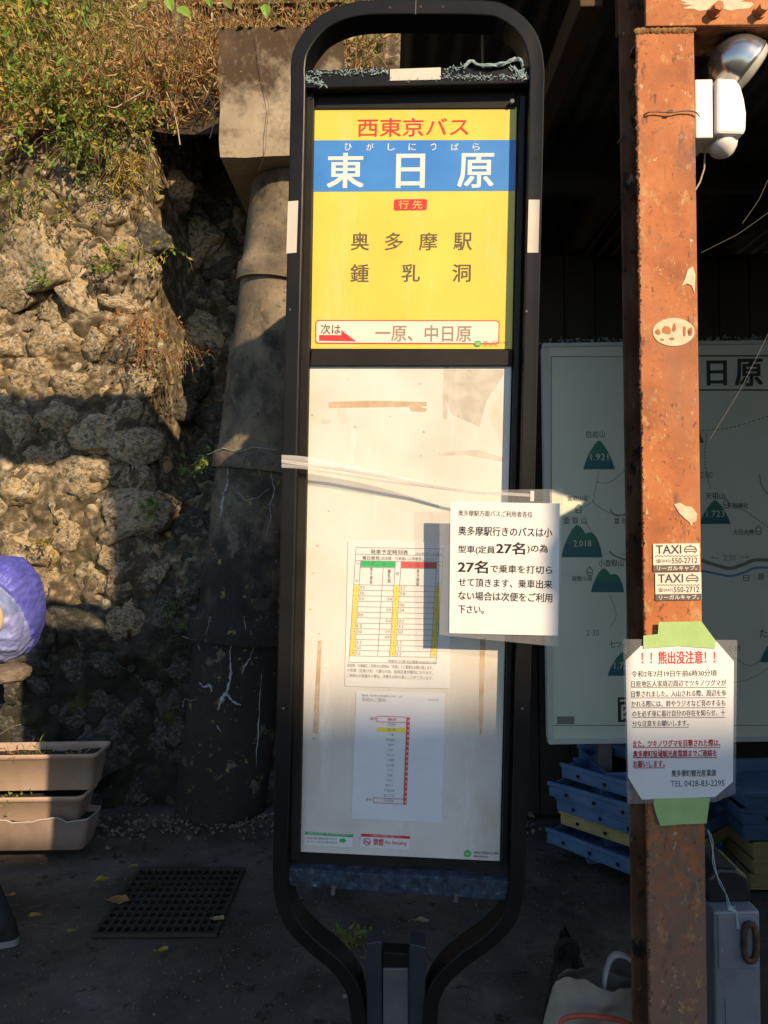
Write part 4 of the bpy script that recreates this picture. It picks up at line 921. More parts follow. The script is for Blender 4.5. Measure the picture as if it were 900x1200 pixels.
# ================================================================== LEFT: PLANTERS, GRATE, LEAVES
def planter(px_r, py_rim, Y, m_, label, broken=False, h=.125, tilt=0.0, soil=True):
    p = at(px_r, py_rim, Y); L = .66; t = thing('planter_box', (p.x - L / 2, Y + .10, p.z - h), label, 'planter', 'planter boxes stacked at the foot of the stone wall')
    t.rotation_euler = (0, tilt, 0)
    # rounded rectangular tapered shell
    def ring(w, d, z, rr=.03, jag=0, n=6):
        out = []
        for cx, cy, a0 in ((w / 2 - rr, d / 2 - rr, 0), (-w / 2 + rr, d / 2 - rr, 90), (-w / 2 + rr, -d / 2 + rr, 180), (w / 2 - rr, -d / 2 + rr, 270)):
            for k in range(n):
                a = R(a0 + 90 * k / (n - 1)); out.append(Vector((cx + rr * math.cos(a), cy + rr * math.sin(a), z)))
        # subdivide long sides
        full = []
        for i, v in enumerate(out):
            w2 = out[(i + 1) % len(out)]; full.append(v); q = int((w2 - v).length / .03)
            for k in range(1, q): full.append(v.lerp(w2, k / q))
        return full
    mb = MB(); W, D = L, .20
    prof = [(W - .08, D - .06, 0), (W - .075, D - .055, .004), (W - .03, D - .02, h - .022), (W - .012, D - .004, h - .020), (W, D, h - .006), (W - .002, D - .002, h), (W - .02, D - .02, h), (W - .035, D - .03, h - .02), (W - .09, D - .07, .01)]
    if broken: prof = [(W - .08, D - .06, 0), (W - .075, D - .055, .004), (W - .02, D - .02, h), (W - .026, D - .026, h), (W - .09, D - .07, .01)]
    rings = []
    base = ring(W, D, 0); nb_ = len(base)
    for (w, d, z) in prof:
        rr = []
        for v in base:
            q = Vector((v.x * w / W, v.y * d / D, z))
            if broken and z > .05: q.z += .014 * noise.noise(Vector((v.x * 14, v.y * 14, 1))) + .010 * (1 if noise.noise(Vector((v.x * 9, 4, 1))) > 0 else -1) * .6
            rr.append(q)
        rings.append(rr)
    vs = [v for r_ in rings for v in r_]
    fs = [(i * nb_ + k, i * nb_ + (k + 1) % nb_, (i + 1) * nb_ + (k + 1) % nb_, (i + 1) * nb_ + k) for i in range(len(rings) - 1) for k in range(nb_)]
    mb.add(vs, fs, 0, True); mb.add(rings[0][::-1], [tuple(range(nb_))]); mb.add(rings[-1], [tuple(range(nb_))])
    mb.build('shell', m_, t)
    if broken:
        mb = MB()
        for k in range(nb_):
            a = rings[2][k]; b = rings[2][(k + 1) % nb_]; c = rings[3][(k + 1) % nb_]; d = rings[3][k]; u = Vector((0, 0, .0012)); o_ = Vector((0, -.0015, 0))
            mb.add([a + u + o_, b + u + o_, c + u, d + u, a + o_ - u * 2.5, b + o_ - u * 2.5], [(0, 1, 2, 3), (4, 5, 1, 0)])
        mb.build('broken_rim', M_['brokenedge'], t)
    if soil:
        mb = MB(); nn = 26; vs = []
        for j in range(9):
            for i in range(nn):
                x = -(W - .06) / 2 + (W - .06) * i / (nn - 1); y = -(D - .05) / 2 + (D - .05) * j / 8
                vs.append((x, y, h - .03 + .012 * noise.noise(Vector((x * 20, y * 20, py_rim)))))
        mb.add(vs, [(j * nn + i, j * nn + i + 1, (j + 1) * nn + i + 1, (j + 1) * nn + i) for j in range(8) for i in range(nn - 1)], 0, True); mb.build('soil', M_['soil'], t)
    return t
planter(113, 884, 3.36, M_['planter'], 'topmost brown planter box of the stack, catching the sun at its end', h=.165)
planter(97, 934, 3.32, M_['planter'], 'middle brown planter box between two others, with green moss', h=.140)
planter(104, 962, 3.26, M_['plantergrey'], 'lowest greyed planter box with a broken jagged rim', broken=True, h=.135)
for k, (px, py, lab, nn) in enumerate(((48, 890, 'small green grass sprouts in the topmost planter', 10), (18, 890, 'dry straw sprigs in the topmost planter', 9), (14, 941, 'green moss cushion in the middle planter', 30), (95, 890, 'dead twigs in the right end of the topmost planter', 5))):
    p = at(px, py, 3.42 if py < 900 else 3.36)
    shrub('planter_weed', p, lab, 'weed', None, 700 + k, n=nn, h=.09 if k != 2 else .03, spread=.03 if k != 2 else .05, leafL=.03 if k != 2 else .012, pal=((7, 3) if k in (0, 2) else (1, 0)), lean=Vector((0, -.1, 1)), droop=.3, per=4, stemr=.001, W=.14 if k != 2 else .5)

# drain grating
g0 = at(160, 1020, 3.21); gr = thing('drain_grating', (-0.83, 2.97, -0.002), 'square rusted iron drain grating set in the asphalt', 'grating', rz=R(-1)); gr.scale = (.80, .95, 1)
mb = MB(); mb.box(-.28, .28, -.27, .27, 0.004, .008); mb.build('pit_shade_plate', M_['hole_shade'], gr)  # dark plate on the asphalt, painted shade in place of a pit
for (a, b, c, d) in ((-.28, .28, -.27, -.25), (-.28, .28, .25, .27), (-.28, -.26, -.2495, .2495), (.26, .28, -.2495, .2495)):
    mb = MB(); mb.box(a, b, c, d, .0085, .022); mb.build('frame_bar', M_['iron'], gr, .002)
mb = MB(); mb.box(-.006, .006, -.2495, .2495, .0085, .021); me1 = mb.build('bar', M_['iron'], gr).data; first = True
for i in range(1, 14):
    x = -.26 + i * .0371
    o = gr.children[-1] if first else link_mesh('bar', me1, gr)
    if first: o = [c for c in gr.children if c.name.startswith('bar')][0]; first = False
    o.location.x = x
mb = MB(); mb.box(-.2595, .2595, -.006, .006, .009, .0195); o = mb.build('cross_bar', M_['iron'], gr); me2 = o.data; o.location.y = -.25 + .05
for j in range(2, 10): link_mesh('cross_bar', me2, gr).location.y = -.25 + j * .05

def fallen(px, py, L, c, label, rz):
    Y = 1.5 * 900 / (py - 600.0); p = at(px, py, Y); p.z = max(p.z, .01) if False else 0
    r = random.Random(px); mb = MB()
    n = 11; W = L * .36
    top = []
    for i in range(n):
        t = i / (n - 1); w = W * math.sin(math.pi * min(1, t * .92 + .06)) ** .8
        top.append((t * L - L / 2, w))
    vs = []
    for x, w in top:
        vs += [(x, w * r.uniform(.85, 1.1), .012 + .012 * noise.noise(Vector((x * 30, 1, px)))), (x, 0, .006 + .006 * noise.noise(Vector((x * 20, 3, px)))), (x, -w * r.uniform(.85, 1.1), .012 + .012 * noise.noise(Vector((x * 30, 9, px))))]
    fs = []
    for i in range(n - 1): fs += [(i * 3, i * 3 + 1, i * 3 + 4, i * 3 + 3), (i * 3 + 1, i * 3 + 2, i * 3 + 5, i * 3 + 4)]
    mb.add(vs, fs, 0, True); mb.tube([(-L / 2, 0, .006), (-L * .75, .004, .010)], .0012, 4)
    o = mb.build('fallen_leaf', LEAF[c]); o.location = (p.x, Y, .016); o.rotation_euler = (0, 0, rz); tag(o, label, 'leaf')
fallen(121, 1033, .052, 4, 'pale yellow leaf lying at the left rim of the drain grating', .3)
fallen(177, 1043, .060, 6, 'grey green leaf lying on the drain grating', 1.0)
fallen(139, 1058, .085, 0, 'curled brown leaf on the left corner of the grating', -.15)
fallen(41, 1075, .040, 4, 'small yellow leaf near the dark shoe', .1)
fallen(13, 1050, .034, 4, 'tiny yellow leaf beside the shoe at the left edge', .0)
fallen(256, 1082, .042, 1, 'tan leaf on the front right corner of the grating', -.1)
fallen(190, 1118, .040, 4, 'yellow leaf on bare asphalt in front of the grating', .1)
fallen(157, 1018, .030, 4, 'little yellow leaf behind the grating', .2)
fallen(84, 1095, .036, 2, 'olive leaf flat on the asphalt left of the grating', -.2)
fallen(495, 1087, .048, 1, 'brown leaf on the asphalt seen through the foot of the bus stop sign', -.1)
fallen(175, 945, .07, 1, 'brown leaf caught at the foot of the pipe pillar', .9)
fallen(300, 940, .05, 0, 'rust brown leaf right of the pipe pillar foot', 1.0)
shrub('ground_weed', (at(418, 1102, 2.6).x, 2.62, 0.01), 'low green weed in the asphalt behind the foot of the sign', 'weed', None, 801, n=16, h=.08, spread=.035, leafL=.03, pal=(3, 2), lean=Vector((0, 0, 1)), droop=.8, per=5, stemr=.001)

# ================================================================== BUS STOP SIGN
ex = Vector((1, -.060, -.021)).normalized()          # camera frame: right, forward, up
ez0 = Vector((.022, -.020, 1)).normalized()
def camframe(v): return RT * v.x + FW * v.y + UP * v.z
EX = camframe(ex).normalized(); EZ = camframe(ez0); EZ = (EZ - EX * EZ.dot(EX)).normalized(); EY = EZ.cross(EX)
O_ = at(478, 560, 1.545)
base = O_ - EZ * (O_.z / EZ.z)
SM = Matrix(((EX.x, EY.x, EZ.x, base.x), (EX.y, EY.y, EZ.y, base.y), (EX.z, EY.z, EZ.z, base.z), (0, 0, 0, 1)))
bus = thing('bus_stop_sign', None, 'tall black framed bus stop sign with yellow and white panels', 'bus stop sign', M=SM)
D2 = .0325
sf = Face(bus, SM, D2)
Lp = [(424, 1500), (422, 1260), (420.5, 1205), (418, 1183), (413, 1160), (396, 1135), (367, 1110), (343, 1085), (331, 1056), (328, 1020), (329, 960), (334, 760), (340, 500), (346, 250), (349, 110)]
Tp = [(349, 78), (354, 56), (372, 31), (392, 18), (413, 11), (440, 8), (500, 7.5), (570, 9), (592, 15), (611, 29), (624, 50), (629, 78)]
Rp = [(629, 110), (626, 250), (620, 500), (614, 760), (609, 960), (607, 1020), (604, 1052), (595, 1080), (574, 1103), (545, 1124), (521, 1146), (508.5, 1167), (504.5, 1192), (503, 1260), (505, 1500)]
allp = [Vector(sf.p(*p)) for p in Lp + Tp + Rp]
path = catmull(allp, 5)
# trim at ground
path = [p for p in path if p.y > 0.0]
mb = MB(); mb.ribbon(path, .0295, -D2, D2); mb.build('frame', M_['blackframe'], bus, .0028)
# back plate carrying the panels
bp = Face(bus, SM, -.0125)
pl = bp.poly('back_plate', [(352, 101), (624, 101), (603, 1015), (334, 1015)], M_['blackplate'], bus, th=.012)
# side inner channel strips (left inner strip seen lit)
ch = Face(bus, SM, .006)
ch.poly('inner_strip', [(357, 103), (368, 103), (351, 1008), (340, 1008)], M_['blackplate'], bus, th=.016, bevel=.001)
ch.poly('inner_strip', [(609.5, 112), (616, 112), (594, 1010), (588, 1010)], M_['blackframe'], bus, th=.016, bevel=.001)
def bar(name, pts, off, th, m, bevel=.0015):
    f = Face(bus, SM, off); return f.poly(name, pts, M_[m], bus, th=th, bevel=bevel)
bar('top_bar', [(356, 82), (620, 78), (619, 97), (356, 103)], .022, .03, 'blackframe')
bar('header_strip', [(368, 106), (604, 103), (604, 127), (368, 128)], -.008, .004, 'blackplate')
bar('middle_bar', [(365, 409), (601, 410), (600, 428.5), (363, 428.5)], -.002, .009, 'blackplate')
bar('bottom_bar', [(338, 1018), (600, 1033), (598, 1056), (338, 1038)], .015, .03, 'tapeblue')
sc_ = Face(bus, SM, -.004)
mb = MB(); q = sc_.p(600, 120); mb.tube([(q[0], .010, q[1]), (q[0], -.002, q[1])], .0042, 12); mb.build('corner_screw', M_['galv'], bus)
for px, py in ((340, 363), (332, 830), (612, 830), (617, 365)):
    q = sf.p(px, py); mb = MB(); mb.tube([(q[0], -D2, q[1]), (q[0], -D2 - .0015, q[1])], .0022, 8); mb.build('rivet', M_['galv'], bus)
for px, py in ((457, 9), (493, 8), (519, 8)):
    q = sf.p(px, py); mb = MB(); mb.tube([(q[0], -D2, q[1]), (q[0], -D2 - .0008, q[1])], .0028, 10); mb.build('rivet', M_['iron'], bus)
sf.lines('frame_seam', [(487.5, 0, 487, 16.5)], .9, M_['galv'], bus, off=D2 + .0004)
# clip bolts on bottom bar
for px, py in ((391, 1043), (535, 1052)):
    f = Face(bus, SM, .018); a = f.p(px, py - 5); b = f.p(px - 1, py + 5); mb = MB(); mb.tube([(a[0], -.018, a[1]), (b[0], -.018, b[1])], .0045, 8); mb.tube([(a[0], -.018, a[1] + .001), (a[0], -.018, a[1] - .003)], .0062, 8); mb.build('clip_bolt', M_['galv'], bus)
# reflective strips
for nm, pts in (('left', [(337.5, 236), (349.5, 235), (347.5, 296), (335.5, 297)]), ('right', [(619.5, 234), (632.5, 234), (631.0, 296), (618, 296)])):
    sf.poly('reflective_strip', pts, M_['reflector'], bus, off=D2 + .0005)
f = Face(bus, SM, .0226); f.poly('reflective_strip', [(457, 81), (516.5, 79), (516.5, 93), (457, 94.5)], M_['reflector'], bus)
# torn blue tape on the top bar
mb = MB(); r = random.Random(4)
f = Face(bus, SM, .023)
for (x0, y0, x1, y1, n, s) in ((357, 86, 455, 84, 130, 1.0), (357, 92, 380, 99, 60, 1.3), (517, 90, 618, 91, 150, .9), (520, 83, 545, 78, 30, 1.0), (600, 80, 619, 92, 60, 1.4), (455, 94, 600, 93, 60, .5)):
    for i in range(n):
        t = r.random(); a = Vector(f.p(x0 + (x1 - x0) * t + r.gauss(0, 1.0), y0 + (y1 - y0) * t + r.gauss(0, 1.6))); q = Vector((a.x, -.0235 - r.uniform(0, .002), a.y))
        leaf(mb, q, rv(r) * Vector((1.6, .3, .8)), Vector((0, -1, 0)), r.uniform(.003, .009) * s, r.uniform(.001, .0026) * s, 0)
for k, pts in enumerate(([(546, 80), (552, 76), (548, 82), (540, 84)], )):
    pass
P = [Vector((*f.p(px, py),)) for px, py in ((543, 81), (548, 75), (553, 73), (560, 77), (575, 78), (590, 76), (603, 71), (609, 72), (612, 78))]
for wdt, rr in ((0, .0032), (.003, .0022)):
    mb.tube([(p.x, -.028 + r.uniform(-.003, .002), p.y - wdt) for p in catmull(P, 4)], [rr * r.uniform(.5, 1.2) for _ in range(33)], 6)
mb.build('torn_tape', M_['tapeblue2'] if 'tapeblue2' in M_ else mat('torn teal tape', [(.3, (.12, .20, .22)), (.6, (.26, .36, .38)), (.8, (.5, .58, .6))], scale=70, rough=.6), bus)
# blue fuzz on bottom bar
mb = MB(); f = Face(bus, SM, .0155)
for i in range(420):
    t = r.random(); a = Vector(f.p(340 + 258 * t, 1021 + 16 * t + r.uniform(0, 17))); leaf(mb, Vector((a.x, -.016, a.y)), rv(r) * Vector((1, .3, 1)), Vector((0, -1, 0)), r.uniform(.003, .007), r.uniform(.001, .002), 0)
mb.build('tape_residue', M_['tapeblue'], bus)
# lower brackets and grey centre tube
mb = MB(); f = Face(bus, SM, .02)
for pts, nm, m, off, th in (([(429, 1106), (447, 1103), (448, 1500), (431, 1500)], 'bracket', 'bracket', .025, .05), ([(480, 1106), (499, 1110), (498, 1500), (480, 1500)], 'bracket', 'bracket', .025, .05),
        ([(448.5, 1135), (478.5, 1135), (479, 1560), (449, 1560)], 'centre_tube', 'galv', .02, .04)):
    bar(nm, pts, off, th, m, .002)
bar('spacer', [(448.5, 1116), (479, 1118), (478.5, 1134), (448.5, 1134)], .018, .036, 'blackframe')
for px, py in ((402, 1167), (515, 1177)):
    a = Face(bus, SM, 0).p(px, py); b = Face(bus, SM, 0).p(px + (8 if px < 450 else -8), py); mb = MB(); mb.tube([(a[0], 0, a[1]), (b[0], 0, b[1])], .0065, 8); mb.build('side_bolt', M_['galv'], bus)
mb = MB()
c = Vector(sf.p(464, 1400)); 
for i in range(1): lathe(mb, Vector((c.x, 0, 0)), Vector((0, 0, 1)), [(-.01, 0), (-.01, .22), (.05, .215), (.09, .19), (.10, .15), (.101, 0)], 32)
mb.build('base_weight', M_['timberpole'], bus)

# name panel ---------------------------------------------------------------
yf = Face(bus, SM, -.0105)
yp = yf.poly('name_panel', [(369, 128), (605.5, 126), (600, 409), (364.5, 408.5)], M_['yellow'], bus, th=.0015)
yf.off = -.0101
def quad(f, nm, pts, m, p, off=None): return f.poly(nm, pts, M_[m], p, off=off)
quad(yf, 'blue_band', [(368.2, 164.5), (604.4, 164), (603.3, 223.5), (367, 224.5)], 'blueprint', yp)
yf.off = -.0097
T(yf, '西東京バス', 419, 138, 549, 159.5, 'signred', yp, .012)
for ch_, x in zip('ひがしにっぱら', (408, 433.5, 458.5, 483, 508, 533, 558)): T(yf, ch_, x - (4.2 if ch_ != 'っ' else 3.2), 168, x + (4.2 if ch_ != 'っ' else 3.2), 176.3, 'signwhite', yp, .015)
T(yf, '東', 384, 180, 425.5, 219.5, 'signwhite', yp, .035); T(yf, '日', 465, 181, 497, 219.5, 'signwhite', yp, .035); T(yf, '原', 537, 180, 578, 219.5, 'signwhite', yp, .03)
quad(yf, 'red_badge', [(463, 233.5), (499, 233.2), (500.5, 234.5), (500, 244.8), (498.5, 246), (463, 246.4), (461.5, 245), (461.8, 235)], 'signred', yp)
T(yf, '行 先', 467, 234.8, 495, 244.8, 'yellow', yp, .0, off=-.0093)
for s, xs_, y0 in (('奥多摩駅', (411.5, 451.5, 491.5, 532), 272.5), ('鍾乳洞', (411, 471, 530.5), 309.5)):
    for ch_, x in zip(s, xs_): T(yf, ch_, x, y0, x + 21, y0 + 20.5, 'inkbrown', yp, .018)
quad(yf, 'next_stop_box', [(372, 375), (582, 375.3), (585.5, 378), (585, 401), (582, 403.3), (372, 402.7), (369.5, 400), (369.7, 378)], 'signred', yp)
quad(yf, 'next_stop_field', [(372.6, 376.2), (581.4, 376.5), (584.3, 378.8), (583.8, 400), (581.4, 402.1), (372.6, 401.5), (370.7, 399.4), (370.9, 378.6)], 'cream', yp, off=-.0093) if 'cream' in M_ else None
M_['cream'] = mat('cream print', (0.78, 0.70, 0.60), rough=0.4)
quad(yf, 'next_stop_field', [(372.6, 376.2), (581.4, 376.5), (584.3, 378.8), (583.8, 400), (581.4, 402.1), (372.6, 401.5), (370.7, 399.4), (370.9, 378.6)], 'cream', yp, off=-.0093)
yf.off = -.0089
T(yf, '次は', 376, 380, 399, 391.5, 'inkbrown', yp, .02)
quad(yf, 'red_arrow', [(374, 392.5), (400, 392.7), (400, 387), (417.5, 400), (374, 399.2)], 'signred', yp)
T(yf, '一原、中日原', 440, 381, 552, 400, 'inkfaded', yp, .02)
def logo(f, cx, cy, rx, ry, p):
    f.poly('round_logo', [(cx + rx * math.cos(i * .3491), cy + ry * math.sin(i * .3491)) for i in range(18)], M_['green'], p)
    f.lines('logo_mark', [(cx - rx * .6, cy - .6, cx + rx * .6, cy - .6), (cx - rx * .55, cy + 1, cx + rx * .55, cy + 1)], .6, M_['ylwcell'], p, off=f.off + .0004)
logo(yf, 560, 402.5, 4.2, 3.6, yp)
T(yf, '西東京バス株式会社 氷川車庫', 566, 399.8, 595, 402, 'inkfaded', yp, 0); T(yf, 'お問い合わせ先', 566, 403.5, 584, 405.6, 'inkfaded', yp, 0)
yf.poly('faded_edge_film', [(590.0, 127.2), (604.8, 127), (600.2, 405), (585.5, 405)], M_['laminate'], yp, off=-.0085) if False else None

# timetable panel ----------------------------------------------------------
wf = Face(bus, SM, -.0105)
wpn = wf.poly('notice_panel', [(363, 429), (599.3, 429), (585.5, 1009), (350.5, 998)], M_['panelwhite'], bus, th=.0015)
wf.off = -.0101
def film(pts, m): wf.poly('glue_mark', pts, M_[m], wpn, th=.0003)
film([(385, 471), (440, 469.5), (500, 471), (500, 476), (462, 477), (385, 478)], 'glue')
film([(479, 477), (491, 476), (501, 479), (498, 483), (482, 482)], 'glue')
film([(376, 492), (387, 491), (388, 495), (379, 497)], 'gluegrey')
film([(372.5, 751), (377, 750), (373, 860), (366.5, 859)], 'glue'); film([(562.5, 749), (569, 747), (566, 845), (563, 864), (561, 845)], 'glue')
film([(520, 430), (526, 430), (524, 492), (519, 490)], 'gluegrey'); film([(526, 433), (590, 433), (590, 440), (570, 470), (562, 500), (530, 486), (524, 470)], 'gluegrey')
film([(514, 530), (560, 527), (590, 536), (590, 541), (545, 533), (516, 534)], 'gluegrey')
r = random.Random(9)
for i in range(26):
    cx = r.uniform(362, 588); cy = r.uniform(440, 985); wf.poly('speck', blob_poly(wf, cx, cy, r.uniform(.6, 2.2), r.uniform(.5, 1.5), 7, i), M_['glue' if i % 3 else 'gluegrey'], wpn, th=.0003)
M_['inktable'] = mat('faded table ink', (0.13, 0.12, 0.11), rough=.6); M_['inkfaint'] = mat('faint table ink', (0.30, 0.29, 0.27), rough=.6); M_['fadered'] = mat('faded red ink', (0.60, 0.10, 0.09), rough=.6)
# timetable sheet
tt = wf.poly('timetable_sheet', [(408, 634), (468, 634), (529, 639), (527, 807), (465, 806), (404, 804)], M_['oldpaper'], wpn, off=-.0092)
tf = Face(bus, SM, -.0088)
def tx(X, Y): return 400 + X / 6.314 - (Y - 135) * .010, 620 + Y / 6.314 + (X - 110) * .0028
L_ = []
def vl(X, a, b): L_.append((*tx(X, a), *tx(X, b)))
def hl(Y, a, b): L_.append((*tx(a, Y), *tx(b, Y)))
for X in (110, 755): vl(X, 135, 985)
for X, a in ((150, 232), (320, 282), (408, 232), (450, 232), (712, 232)): vl(X, a, 935)
for Y in (135, 185, 232, 985): hl(Y, 110, 755)
hl(282, 150, 408); hl(282, 450, 712)
for i in range(14): hl(411 + i * 40.5, 110, 755)
for X0, X1 in ((110, 150), (408, 448), (713, 755)):
    tf.poly('hour_column', [tx(X0, 411), tx(X1, 411), tx(X1, 937), tx(X0, 937)], M_['ylwcell'], wpn).name = 'hour_column'
tf.poly('weekday_heading', [tx(150, 234), tx(407, 234), tx(407, 278), tx(150, 278)], M_['green'], wpn)
tf.poly('holiday_heading', [tx(453, 236), tx(711, 236), tx(711, 280), tx(453, 280)], M_['fadered'], wpn)
tf.off = -.0085
tf.lines('table_rules', L_, .55, M_['inkfaint'], wpn)
def TT(s, X0, Y0, X1, Y1, m='inkfaint', b=0.0, **k):
    a = tx(X0, Y0); c = tx(X1, Y1); T(tf, s, a[0], a[1], c[0], c[1], m, wpn, b, **k)
TT('発車予定時刻表', 218, 150, 498, 180, 'inktable', .01); TT('2020年4月11日改正', 550, 165, 745, 180)
TT('東日原発', 160, 198, 290, 226, 'inktable', .01); TT('(自由橋・川乗橋には停車致しません)', 295, 202, 708, 226)
TT('行', 120, 245, 140, 265); TT('先', 120, 372, 140, 392); TT('時', 418, 310, 440, 336); TT('行', 725, 250, 745, 270); TT('先', 725, 385, 745, 405)
TT('平　　　　日', 232, 246, 330, 268, 'inktable'); TT('土・日・祝日', 510, 248, 665, 270, 'inktable')
TT('奥多摩駅', 222, 280, 248, 405, 'inktable', vertical=True); TT('鍾乳洞', 352, 292, 382, 395, 'inktable', vertical=True); TT('奥多摩駅', 567, 288, 595, 414, 'inktable', vertical=True)
A = ['33', '35', '55', '', '', '00', '', '15', '50', '', '51', '50', '52']; B = ['', '', '34', '', '39', '', '54', '', '29', '49', '', '', '']; C_ = ['57', '58', '', '06', '24', '', '01', '31', '50', '', '17', '22', '52']
for i in range(13):
    y = 418 + i * 40.5
    for X0, X1 in ((116, 144), (414, 442), (720, 748)): TT(str(6 + i), X0 + (7 if i < 4 else 0), y, X1 - (7 if i < 4 else 0), y + 25, 'inkfaint')
    if A[i]: TT(A[i], 155, y + 2, 192, y + 25, 'inkfaint')
    if B[i]: TT(B[i], 362, y + 2, 400, y + 25, 'inkfaint')
    if C_[i]: TT(C_[i], 457, y + 2, 495, y + 25, 'inkfaint')
TT('西東京バス㈱ 氷川車庫 0428-83-2126', 400, 965, 752, 982)
TT('自由橋・川乗橋をご利用のお客様は「先発」でご乗車をお願い致します。', 100, 1003, 735, 1020); TT('小型車（定員27名）で運行の為、始発定員が優先になります。', 100, 1040, 735, 1057); TT('ご利用のお客様多い場合、次便をお待ち頂くことがございます。', 100, 1078, 735, 1095)
# route sheet
rs = wf.poly('route_sheet', [(417.5, 810), (470, 811.5), (521.5, 813), (518, 964), (412, 959.5)], M_['bluepaper'], wpn, off=-.0094)
rf = Face(bus, SM, -.0090)
def rx_(X, Y): return 400 + X / 6.43 - (Y - 100) * .0075 * .8, 800 + Y / 6.43 + (X - 100) * .002
def RTx(s, X0, Y0, X1, Y1, m='inkfaint', b=0.0):
    a = rx_(X0, Y0); c = rx_(X1, Y1); T(rf, s, a[0], a[1], c[0], c[1], m, wpn, b)
RTx('鍾乳洞・東日原から奥多摩駅ゆき平日・土日', 155, 92, 455, 104); RTx('系統のご案内', 155, 112, 335, 142, 'inkfaint'); RTx('2020年4月', 650, 115, 735, 128)
rf.poly('current_stop_bar', [rx_(278, 332), rx_(493, 336), rx_(493, 372), rx_(278, 366)], M_['ylwcell'], wpn)
rf.poly('route_line', [rx_(497, 255), rx_(523, 257), rx_(523, 915), rx_(497, 913)], M_['fadered'], wpn)
rf.off = -.0086
q = [(*rx_(275, 250), *rx_(497, 254)), (*rx_(275, 292), *rx_(497, 296)), (*rx_(275, 250), *rx_(275, 292)), (*rx_(272, 865), *rx_(497, 872)), (*rx_(272, 902), *rx_(497, 910)), (*rx_(272, 865), *rx_(272, 902))]
rf.lines('terminus_box', q, .7, M_['fadered'], wpn)
mb = MB()
for i in range(17):
    cx, cy = rx_(514, 282 + i * 38.2); rf._r(mb, cx - .9, cy - .8, cx + .9, cy + .8, -.0086, .0003)
tag(mb.build('stop_dots', M_['signwhite'], wpn), kind='stuff')
stops = ['鍾乳洞', '中日原', '東日原', '一原', '登竜橋上', '倉沢', '白妙', '伏木沢', '川乗橋', '女夫橋', '大沢', '寺地', '平石', '桧村上', '下奥多摩', '南二丁目', '奥多摩駅']
for i, s in enumerate(stops):
    wdt = 20 * len(s); RTx(s, 388 - wdt / 2, 264 + i * 38.2, 388 + wdt / 2, 284 + i * 38.2, 'inkfaint' if i else 'inkmaroon')
RTx('起点', 225, 258, 268, 278, 'inkmaroon'); RTx('終点', 215, 868, 258, 888, 'inkmaroon')
# bottom stickers
gs = wf.poly('green_info_sticker', [(357.5, 974.5), (414, 978), (413, 993), (356.5, 990)], M_['paper'], wpn, off=-.0092)
g2 = Face(bus, SM, -.0088); g2.poly('green_strip', [(357.5, 974.5), (414, 978), (413.8, 981.3), (357.4, 977.8)], M_['green'], wpn)
g2.off = -.0085; T(g2, '路線バスの時刻・運行情報は携帯電話から', 361, 975.8, 410, 978.4, 'signwhite', wpn, 0); T(g2, 'お出かけ前に時刻をお調べください', 360, 981.2, 395, 984, 'ink', wpn, 0); T(g2, 'ホームページからもご覧になれます', 360, 985.5, 395, 988.2, 'ink', wpn, 0)
g2.poly('green_arrow', [(398, 983), (402, 983.2), (402, 981.5), (406, 985.3), (402, 988.5), (402, 987), (398, 986.8)], M_['green'], wpn)
ns = wf.poly('no_smoking_sticker', [(423.5, 977), (480.5, 980), (479.5, 996), (422.5, 992.8)], M_['paper'], wpn, off=-.0092)
g2.off = -.0088; g2.poly('red_strip', [(423.5, 977), (480.5, 980), (480.3, 983.2), (423.3, 980.3)], M_['signred'], wpn)
g2.off = -.0085; T(g2, 'バス停付近での喫煙はご遠慮ください', 434, 978.6, 470, 981.6, 'signwhite', wpn, 0)
T(g2, '禁煙', 437.5, 982.7, 449.5, 990.8, 'inkred', wpn, .03); T(g2, 'No Smoking', 451.5, 985.5, 476.5, 991, 'inkred', wpn, .012)
g2.lines('no_smoking_ring', [(430 + 4 * math.cos(a * .5236), 986.5 + 4 * math.sin(a * .5236), 430 + 4 * math.cos((a + 1) * .5236), 986.5 + 4 * math.sin((a + 1) * .5236)) for a in range(12)] + [(427.2, 983.7, 432.8, 989.3)], .9, M_['inkred'], wpn)
g2.lines('cigarette', [(426.5, 986.8, 433, 987)], 1.0, M_['inkgrey'], wpn)
logo(Face(bus, SM, -.0096), 548, 1000.3, 4.4, 4.2, wpn)
T(g2, '西東京バス株式会社 氷川車庫', 555, 998.2, 584, 1001, 'ink', wpn, 0); T(g2, '電話0428-83-2126', 555, 1002.5, 572, 1005, 'ink', wpn, 0)

# tape strap and small bus notice -----------------------------------------
TS = bus
strap = thing('tape_strap', None, 'milky clear tape stretched across the white panel of the bus stop sign', 'tape', M=SM.copy())
t1 = Face(strap, SM, D2 + .002); 
mb = MB(); nseg = 24
def tp(px, py, off): a = Face(strap, SM, off).p(px, py); return Vector((a[0], -off, a[1]))
up_ = [(330, 533), (357, 535), (400, 543), (450, 553), (500, 566), (545, 574), (570, 577)]; lo_ = [(330, 548), (357, 550), (400, 557), (450, 565), (500, 571.5), (545, 577.5), (570, 580)]
offs = [D2 + .001, D2 + .001, .030, .030, .031, D2 + .008, D2 + .014]
U = catmull([tp(x, y, o) for (x, y), o in zip(up_, offs)], 4); Lw = catmull([tp(x, y, o) for (x, y), o in zip(lo_, offs)], 4); n = len(U); vs = []
for k in range(7):
    t = k / 6
    for i in range(n): p = U[i].lerp(Lw[i], t); p.y += .0025 * math.sin(k * 2.1 + i * .15) * min(1, i / 6); vs.append(p)
mb.add(vs, [(k * n + i, k * n + i + 1, (k + 1) * n + i + 1, (k + 1) * n + i) for k in range(6) for i in range(n - 1)], 0, True)
mb.build('flat_band', M_['tapeclear'], strap)
mb = MB()
